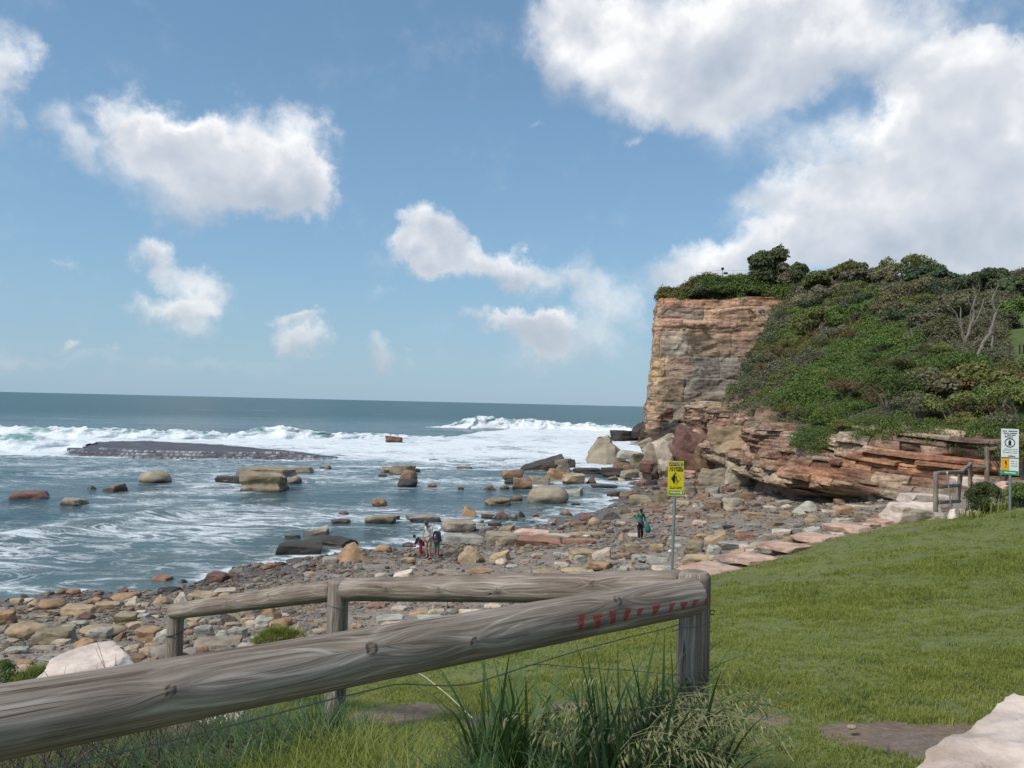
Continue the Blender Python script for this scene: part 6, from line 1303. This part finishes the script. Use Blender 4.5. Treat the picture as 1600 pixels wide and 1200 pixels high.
def caution():
    b = P(1049, 905, 19.0); b.z = gz(b.x, b.y); top = P(1052, 773, 19.0); t = empty('warning_sign', (b.x, b.y, b.z), rad(-4)); tag(t, 'yellow caution sign with black diamond pictogram on a grey steel pole', 'sign')
    s = 19 / F; H = top.z - b.z; k = MB(); k.tube([(0, 0, -.3), (.06, 0, H + .6)], .037, 12); k.build('pole', M_GALV, t); W = 12.2 * s; hh = 54 * s; cz = H + hh / 2 - .02; cx = .055
    p = flat(t, 'panel', M_YEL, rect(cx - W, cx + W, cz - hh / 2, cz + hh / 2), -.045)
    z = lambda f: cz + hh / 2 - hh * f; X = lambda f: cx - W + 2 * W * f; y = -.052
    flat(t, 'heading_band', M_DRED, rect(X(.08), X(.74), z(.135), z(.04)), y, p); text('CAUTION', .085, (X(.41), y - .006, z(.087)), M_WHT, p, .80)
    flat(t, 'crest', M_GRN, [(X(.86) + .035 * math.cos(i * .63), z(.087) + .042 * math.sin(i * .63)) for i in range(10)], y, p)
    for f, h, a, bb, sd in ((.185, .026, .14, .88, 1), (.225, .026, .1, .92, 2), (.275, .040, .1, .92, 3), (.745, .018, .12, .9, 5), (.785, .018, .12, .9, 6)): squiggle(t, p, M_BLK, X(a), X(bb), z(f), h, y, sd)
    flat(t, 'pictogram', M_BLK, [(X(.50), z(.33)), (X(.44), z(.36)), (X(.23), z(.52)), (X(.36), z(.63)), (X(.46), z(.63)), (X(.48), z(.50)), (X(.47), z(.40))], y, p)
    k = MB(); D4 = [(X(.50), z(.32)), (X(.81), z(.51)), (X(.50), z(.70)), (X(.2), z(.51)), (X(.5), z(.32))]; k.tube([(a, y, b_) for a, b_ in D4], .003, 4); k.build('pictogram_outline', M_BLK, p, smooth=False)
    flat(t, 'pictogram_figure', M_BLK, [(X(.54), z(.42)), (X(.50), z(.46)), (X(.53), z(.53)), (X(.56), z(.60)), (X(.60), z(.61)), (X(.63), z(.56)), (X(.57), z(.50)), (X(.56), z(.44))], y, p)
    flat(t, 'footer_band', M_GRN, rect(X(.07), X(.95), z(.955), z(.855)), y, p); squiggle(t, p, M_WHT, X(.14), X(.72), z(.905), .045, y - .006, 8, .2); flat(t, 'emblem', M_WHT, [(X(.85) + .028 * math.cos(i * .63), z(.905) + .036 * math.sin(i * .63)) for i in range(10)], y - .004, p)
    for f in (.14, .8):
        k = MB(); k.box((cx, -.02, z(f)), (.13, .05, .03)); k.build('bracket', M_GALV, t)
caution()
def notice():
    b = P(1578, 803, 20.0); b.z = gz(b.x, b.y); t = empty('notice_sign', b, rad(-48)); tag(t, 'tall narrow white notice sign with a ringed symbol, orange and green lower bands', 'sign'); s = 20 / F; zb = P(1577, 742, 20).z - b.z; zt = P(1577, 670, 20).z - b.z
    k = MB(); k.tube([(0, 0, -.2), (0, 0, zb + .2)], .033, 10); k.build('pole', M_GALV, t); W = 9.6 * s * 1.25; Hh = zt - zb; p = flat(t, 'panel', M_WHT, rect(-W, W, zb, zt), -.04); z = lambda f: zt - Hh * f; X = lambda f: -W + 2 * W * f; y = -.047
    flat(t, 'orange_panel', plain('sign_orange', (.62, .32, .02), .5, .06, 8), rect(X(.02), X(.47), z(.9), z(.64)), y, p); flat(t, 'footer_band', M_GRN, rect(X(.02), X(.98), z(.995), z(.905)), y, p); flat(t, 'red_line', M_DRED, rect(X(.02), X(.98), z(.635), z(.618)), y, p)
    for f, h, a, bb, sd in ((.05, .034, .08, .9, 11), (.095, .03, .12, .88, 12), (.135, .03, .2, .8, 13), (.175, .03, .2, .85, 14), (.44, .016, .1, .9, 15), (.48, .016, .1, .9, 16), (.52, .016, .1, .9, 17), (.59, .03, .4, .8, 18), (.70, .016, .55, .92, 19), (.75, .016, .55, .92, 20), (.8, .016, .55, .92, 21)): squiggle(t, p, M_BLK, X(a), X(bb), z(f), h, y, sd)
    k = MB(); k.tube([(X(.5) + .11 * math.cos(i * .3), y, z(.30) + .11 * math.sin(i * .3)) for i in range(22)], .011, 5); k.build('ring_symbol', M_BLK, p); flat(t, 'symbol', M_BLK, [(X(.42), z(.36)), (X(.42), z(.27)), (X(.5), z(.235)), (X(.58), z(.27)), (X(.58), z(.36))], y, p); flat(t, 'symbol', M_BLK, [(X(.22), z(.86)), (X(.3), z(.80)), (X(.22), z(.72)), (X(.3), z(.68)), (X(.34), z(.76)), (X(.28), z(.84))], y - .002, p); squiggle(t, p, M_WHT, X(.1), X(.85), z(.95), .04, y - .006, 22)
notice()
# ------------------------------------------------------------ stair handrail at the right
hr = empty('stair_handrail', P(1462, 790, 23)); tag(hr, 'grey round-log handrail stepping down to the beach beside the white notice sign', 'handrail')
def hlog(n, a, b, r): 
    A_, B_ = P(*a), P(*b); log(n, A_, B_, r, r, hr, int(a[0]) % 17, nu=26)
hlog('post', (1462, 800, 23), (1462, 737, 23), .068); hlog('post', (1496, 786, 24.5), (1501, 738, 24.5), .07); hlog('post', (1516, 770, 26), (1516, 722, 26), .065); hlog('post', (1542, 768, 26), (1542, 698, 26), .075)
hlog('rail', (1465, 739, 23), (1504, 737, 24.5), .06); hlog('rail', (1500, 738, 24.4), (1516, 726, 26), .055); hlog('rail', (1518, 729, 26), (1540, 730, 26), .055); hlog('rail', (1466, 761, 23), (1500, 758, 24.5), .055); hlog('rail', (1466, 785, 23), (1500, 783, 24.5), .055)
hlog('rail', (1546, 702, 26), (1640, 694, 25), .065); hlog('rail', (1573, 755, 22.5), (1660, 753, 21), .065); hlog('rail', (1580, 777, 22.5), (1660, 775, 21), .06)
b = P(1486, 792, 22.8); t = empty('stake', b); tag(t, 'thin pale metal stake leaning against the log handrail', 'stake'); k = MB(); k.tube([(0, 0, -.05), P(1480, 738, 22.9) - b], .022, 8); k.build('rod', M_GALV, t); k = MB(); k.tube([P(1480, 739.5, 22.9) - b, P(1479.8, 737, 22.9) - b], .03, 8); k.build('tip', M_WHT, t)
# lookout on the cliff
def lookout():
    z0 = P(1095, 447, 166); t = empty('lookout_railing', z0); tag(t, 'thin white lookout railing on the cliff top', 'railing'); m = plain('white_rail', (.7, .7, .7), .5, .05, 5); pts = [(1088,425),(1099,426),(1110,424),(1122,422.5),(1134,423),(1146,422.5),(1158,422),(1166,423)]
    for i, (x, y) in enumerate(pts):
        k = MB(); k.tube([P(x, y + 10, 166) - z0, P(x, y, 166) - z0], .05, 5); k.build('post', m, t)
    for dy in (0, 4): k = MB(); k.tube([P(x, y + dy, 166) - z0 for x, y in pts], .045, 5); k.build('rail', m, t)
    b = P(1129, 440, 165); t = empty('lookout_marker', b); tag(t, 'small dark round marker on a short post above the lookout railing', 'marker'); k = MB(); k.tube([(0, 0, 0), P(1129, 421, 165) - b], .05, 6); k.build('post', M_BLK, t); c = P(1129, 420, 165) - b; k = MB(); k.tube([c + Vector((0, -.06, 0)), c + Vector((0, .06, 0))], .32, 14); k.build('disc', M_BLK, t)
    b = P(1134, 438, 165); t = empty('lookout_board', b); tag(t, 'little dark information board on the lookout beside the round marker', 'board'); k = MB(); k.box(P(1134, 427, 165) - b, (.9, .06, .45)); k.build('panel', M_BLK, t); k = MB(); k.tube([(0, 0, 0), P(1134, 427, 165) - b], .04, 5); k.build('post', M_GALV, t)
    for i, (x, lab) in enumerate(((1593, 'dark slim post on the mown slope, first from the trees'), (1599, 'dark slim post on the mown slope at the right edge'))):
        b = hill_at(x, 58); t = empty('fence_post', b); tag(t, lab, 'post', 'posts on the mown slope'); k = MB(); k.tube([(0, 0, -.2), (0, 0, .7)], .05, 6); k.build('shaft', M_BLK, t)
lookout()
# ------------------------------------------------------------ people
M_SKIN = plain('skin', (.50, .29, .20), .6, .1, 20); M_SKIN2 = plain('skin_tan', (.40, .23, .16), .6, .1, 20)
def cloth(n, c): return plain(n, c, .85, .25, 25)
def skin(name, J, E, m, parent, lvl=2, root=0):
    """J: list of (pos, rx, ry); E edges"""
    me = D.meshes.new(name); me.from_pydata([j[0] for j in J], E, []); me.materials.append(m); o = mob(name, me, parent)
    s = o.modifiers.new('skin', 'SKIN')
    sv = me.skin_vertices[0].data
    for i, j in enumerate(J): sv[i].radius = (j[1], j[2] if len(j) > 2 else j[1]); sv[i].use_root = (i == root)
    s.use_smooth_shade = True; s.branch_smoothing = .4; b = o.modifiers.new('sub', 'SUBSURF'); b.levels = lvl; b.render_levels = lvl; return o
def person(loc, rz, H, pose, label, skinm, hairc, parts, group=None):
    t = empty('person', loc, rz); tag(t, label, 'person', group); s = H / 1.75
    g = lambda k: Vector(pose[k]) * s
    hip, chest, neck, head = g('hip'), g('chest'), g('neck'), g('head'); J = [(hip, .135 * s, .10 * s), ((hip + chest) / 2, .125 * s, .095 * s), (chest, .155 * s, .105 * s), (neck, .055 * s, .055 * s), (head + (neck - head) * .35, .062 * s, .072 * s), (head, .078 * s, .092 * s), (head + (head - neck).normalized() * .09 * s, .055 * s, .065 * s)]
    E = [(0, 1), (1, 2), (2, 3), (3, 4), (4, 5), (5, 6)]
    def chain(start, pts):
        prev = start
        for p, r in pts: J.append((p, r * s, r * s)); E.append((prev, len(J) - 1)); prev = len(J) - 1
        return prev
    for sd in 'LR':
        sh, el, wr = g('sh' + sd), g('el' + sd), g('wr' + sd); w = chain(2, [(sh, .058), ((sh + el) / 2, .048), (el, .040), ((el + wr) / 2, .036), (wr, .027)]); d = (wr - el).normalized(); pal = wr + d * .06 * s; w = chain(w, [(pal, .032)])
        sdv = d.cross(Vector((0, 1, 0))); sdv = sdv.normalized() if sdv.length > .1 else Vector((1, 0, 0))
        for f in range(4):
            o = sdv * (f - 1.5) * .019 * s; L = (.07, .085, .08, .06)[f] * s; chain(w, [(pal + o + d * .035 * s, .009), (pal + o + d * L + Vector((0, -.008, 0)), .007)])
        chain(w, [(pal + sdv * .045 * s + d * .01 * s, .010), (pal + sdv * .055 * s + d * .035 * s, .008)])
        hp, kn_, an = g('hp' + sd), g('kn' + sd), g('an' + sd); toe = g('toe' + sd); chain(0, [(hp, .088), ((hp + kn_) / 2, .075), (kn_, .056), ((kn_ + an) / 2, .052), (an, .038), (an * .4 + toe * .6 + Vector((0, 0, -.02)), .040), (toe, .032)])
    skin('body', J, E, skinm, t)
    hd = (head - neck).normalized(); fw = Vector(pose['face']).normalized(); sd_ = hd.cross(fw).normalized()
    def blob(name, c, r, m, sub=2):
        bm = bmesh.new(); bmesh.ops.create_icosphere(bm, subdivisions=sub, radius=1); bmesh.ops.scale(bm, vec=r, verts=bm.verts); bmesh.ops.translate(bm, vec=c, verts=bm.verts); me = D.meshes.new(name); bm.to_mesh(me); bm.free(); me.materials.append(m)
        for p in me.polygons: p.use_smooth = True
        return mob(name, me, t)
    blob('hair', head + hd * .035 * s - fw * .025 * s, (.098 * s, .102 * s, .10 * s), cloth('hair', hairc))
    blob('nose', head + fw * .098 * s - hd * .01 * s, (.014 * s, .018 * s, .018 * s), skinm, 1)
    for q in (-1, 1): blob('eye', head + fw * .086 * s + sd_ * q * .03 * s + hd * .012 * s, (.012 * s,) * 3, M_BLK, 1); blob('ear', head + sd_ * q * .084 * s, (.014 * s, .018 * s, .026 * s), skinm, 1)
    blob('mouth', head + fw * .088 * s - hd * .042 * s, (.022 * s, .01 * s, .008 * s), M_DRED, 1)
    for nm, ks, m in parts:
        JJ = []; EE = []
        def ch2(start, pts):
            prev = start
            for p, r in pts:
                JJ.append((p, r * s, r * s))
                if prev is not None: EE.append((prev, len(JJ) - 1))
                prev = len(JJ) - 1
            return prev
        if ks in ('top', 'vest', 'long'):
            lo = hip + (hip - chest) * (.22 if ks == 'long' else .02)
            JJ += [((hip + chest) / 2, .155 * s, .125 * s), (chest, .18 * s, .13 * s), (chest.lerp(neck, .62), .105 * s, .095 * s), (lo, .165 * s, .13 * s)]; EE += [(0, 1), (1, 2), (0, 3)]
            for sd in 'LR':
                sh, el, wr = g('sh' + sd), g('el' + sd), g('wr' + sd)
                ch2(1, [(sh, .078), ((sh + el) / 2, .066)] + ([(el, .058), (el.lerp(wr, .5), .052), (el.lerp(wr, .93), .045)] if ks != 'vest' else []))
        elif ks in ('trousers', 'shorts', 'leggings'):
            JJ += [(hip, .155 * s, .12 * s)]
            for sd in 'LR':
                hp, kn_, an = g('hp' + sd), g('kn' + sd), g('an' + sd); w = 1.22 if ks != 'leggings' else 1.08
                ch2(0, [(hp, .09 * w), ((hp + kn_) / 2, .078 * w), (hp.lerp(kn_, .92), .07 * w)] + ([(kn_.lerp(an, .5), .062 * w), (kn_.lerp(an, .95), .055 * w)] if ks != 'shorts' else []))
        elif ks == 'shoes':
            for sd in 'LR':
                an, toe = g('an' + sd), g('toe' + sd); b0 = len(JJ); ch2(None, [(an.lerp(toe, -.25) + Vector((0, 0, -.02)), .045), (an.lerp(toe, .5) + Vector((0, 0, -.02)), .048), (toe, .038)])
                if sd == 'R': pass
            # two shoes: a mesh each
            h_ = len(JJ) // 2; skin(nm, JJ[:h_], [(i, i + 1) for i in range(h_ - 1)], m, t, 1); skin(nm, JJ[h_:], [(i, i + 1) for i in range(h_ - 1)], m, t, 1); continue
        elif ks == 'hood': blob(nm, neck - fw * .05 * s + Vector((0, 0, .02)), (.13 * s, .11 * s, .10 * s), m); continue
        elif ks == 'hoodup': blob(nm, head - fw * .015 * s, (.125 * s, .125 * s, .14 * s), m); continue
        elif ks == 'cap': blob(nm, head + hd * .06 * s, (.105 * s, .11 * s, .07 * s), m); k = MB(); k.box(head + hd * .045 * s + fw * .13 * s, (.13 * s, .11 * s, .012 * s)); k.build('cap_peak', m, t); continue
        skin(nm, JJ, EE, m, t)
    return t
def base_pose(**kw):
    p = dict(hip=(0,0,.93), chest=(0,0,1.30), neck=(0,-.01,1.47), head=(0,-.03,1.62), face=(0,-1,-.1), shL=(.17,0,1.40), elL=(.24,.02,1.12), wrL=(.24,-.06,.88), shR=(-.17,0,1.40), elR=(-.24,.02,1.12), wrR=(-.24,-.06,.88), hpL=(.09,0,.88), knL=(.10,-.02,.48), anL=(.10,.02,.08), toeL=(.11,-.16,.035), hpR=(-.09,0,.88), knR=(-.10,-.02,.48), anR=(-.10,.02,.08), toeR=(-.11,-.16,.035)); p.update(kw); return p
def at(px, py): q = hit(px, py); return Vector((q.x, q.y, gz(q.x, q.y)))
# woman walking towards us, head bowed
person(at(1000, 843), rad(4), 1.62, base_pose(chest=(0,-.06,1.28), neck=(0,-.11,1.44), head=(-.01,-.18,1.56), face=(-.1,-.75,-.65), shL=(.17,-.06,1.38), elL=(.26,-.02,1.12), wrL=(.27,-.12,.92), shR=(-.17,-.06,1.38), elR=(-.25,-.02,1.13), wrR=(-.22,-.16,.95), knL=(.10,-.02,.48), anL=(.12,.10,.10), toeL=(.13,-.06,.04), knR=(-.09,-.10,.48), anR=(-.09,-.14,.08), toeR=(-.10,-.31,.035)),
    'woman with bowed head in an open green jacket and dark trousers walking on the shingle', M_SKIN, (.035, .02, .025), [('grey_shirt', 'vest', cloth('grey_shirt', (.16, .16, .18))), ('jacket', 'long', cloth('green_jacket', (.03, .24, .15))), ('trousers', 'trousers', cloth('dark_trousers', (.025, .022, .035))), ('shoe', 'shoes', cloth('dark_shoe', (.05, .03, .03))), ('beanie', 'cap', cloth('dark_beanie', (.04, .02, .03)))])
b = at(1009, 843); b.z += .55; t = empty('bag', b); tag(t, 'green patterned cloth bag hanging from the hand of the walking woman', 'bag'); k = MB(); k.tube([(.0, -.1, .32), (.02, -.1, .22), (.06, -.1, .05), (.09, -.1, -.12), (.10, -.1, -.2)], [.03, .10, .15, .15, .07], 10); k.build('pouch', cloth('bag_green', (.02, .16, .14)), t); k = MB(); k.tube([(-.03, -.1, .44), (.0, -.1, .30)], .012, 5); k.build('strap', M_BLK, t)
person(at(669, 873), rad(-35), 1.78, base_pose(chest=(0,-.05,1.30), neck=(0,-.10,1.47), head=(0,-.19,1.59), face=(0,-.7,-.7), elR=(-.23,-.10,1.14), wrR=(-.10,-.30,1.0), elL=(.24,-.08,1.14), wrL=(.12,-.30,1.0)),
    'man in a pale grey sleeveless shirt and beige shorts looking down at the shoreline', M_SKIN2, (.06, .045, .035), [('shirt', 'vest', cloth('grey_tee', (.50, .53, .56))), ('shorts', 'shorts', cloth('beige_shorts', (.42, .33, .25))), ('shoe', 'shoes', cloth('tan_shoe', (.16, .10, .08))), ('cap', 'cap', cloth('brown_cap', (.10, .085, .075)))])
person(at(681, 872) + Vector((.0, .25, 0)), rad(150), 1.46, base_pose(chest=(0,-.10,1.28), neck=(0,-.18,1.42), head=(0,-.27,1.52), face=(0,-.7,-.6)),
    'child with a white hood, navy jacket, green shorts and striped leggings behind the man', M_SKIN, (.05, .03, .02), [('hood', 'hoodup', cloth('white_hood', (.72, .74, .76))), ('jacket', 'top', cloth('navy_jacket', (.03, .028, .05))), ('shorts', 'shorts', cloth('green_shorts', (.01, .20, .12))), ('leggings', 'leggings', cloth('plum_leggings', (.20, .09, .13))), ('shoe', 'shoes', cloth('pale_shoe', (.45, .36, .34)))])
person(at(657, 868), rad(-75), 1.24, base_pose(hip=(0,.08,.86), chest=(0,-.17,1.12), neck=(0,-.30,1.22), head=(0,-.42,1.26), face=(0,-.5,-.8), shL=(.16,-.2,1.15), elL=(.17,-.30,.90), wrL=(.10,-.42,.72), shR=(-.16,-.2,1.15), elR=(-.17,-.30,.90), wrR=(-.10,-.42,.72), hpL=(.09,.07,.82), hpR=(-.09,.07,.82)),
    'small child bending forward in a black jacket and crimson trousers at the water edge', M_SKIN, (.04, .025, .02), [('jacket', 'top', cloth('black_jacket', (.02, .02, .026))), ('trousers', 'trousers', cloth('crimson_trousers', (.26, .02, .06))), ('shoe', 'shoes', cloth('olive_shoe', (.12, .10, .07)))], )
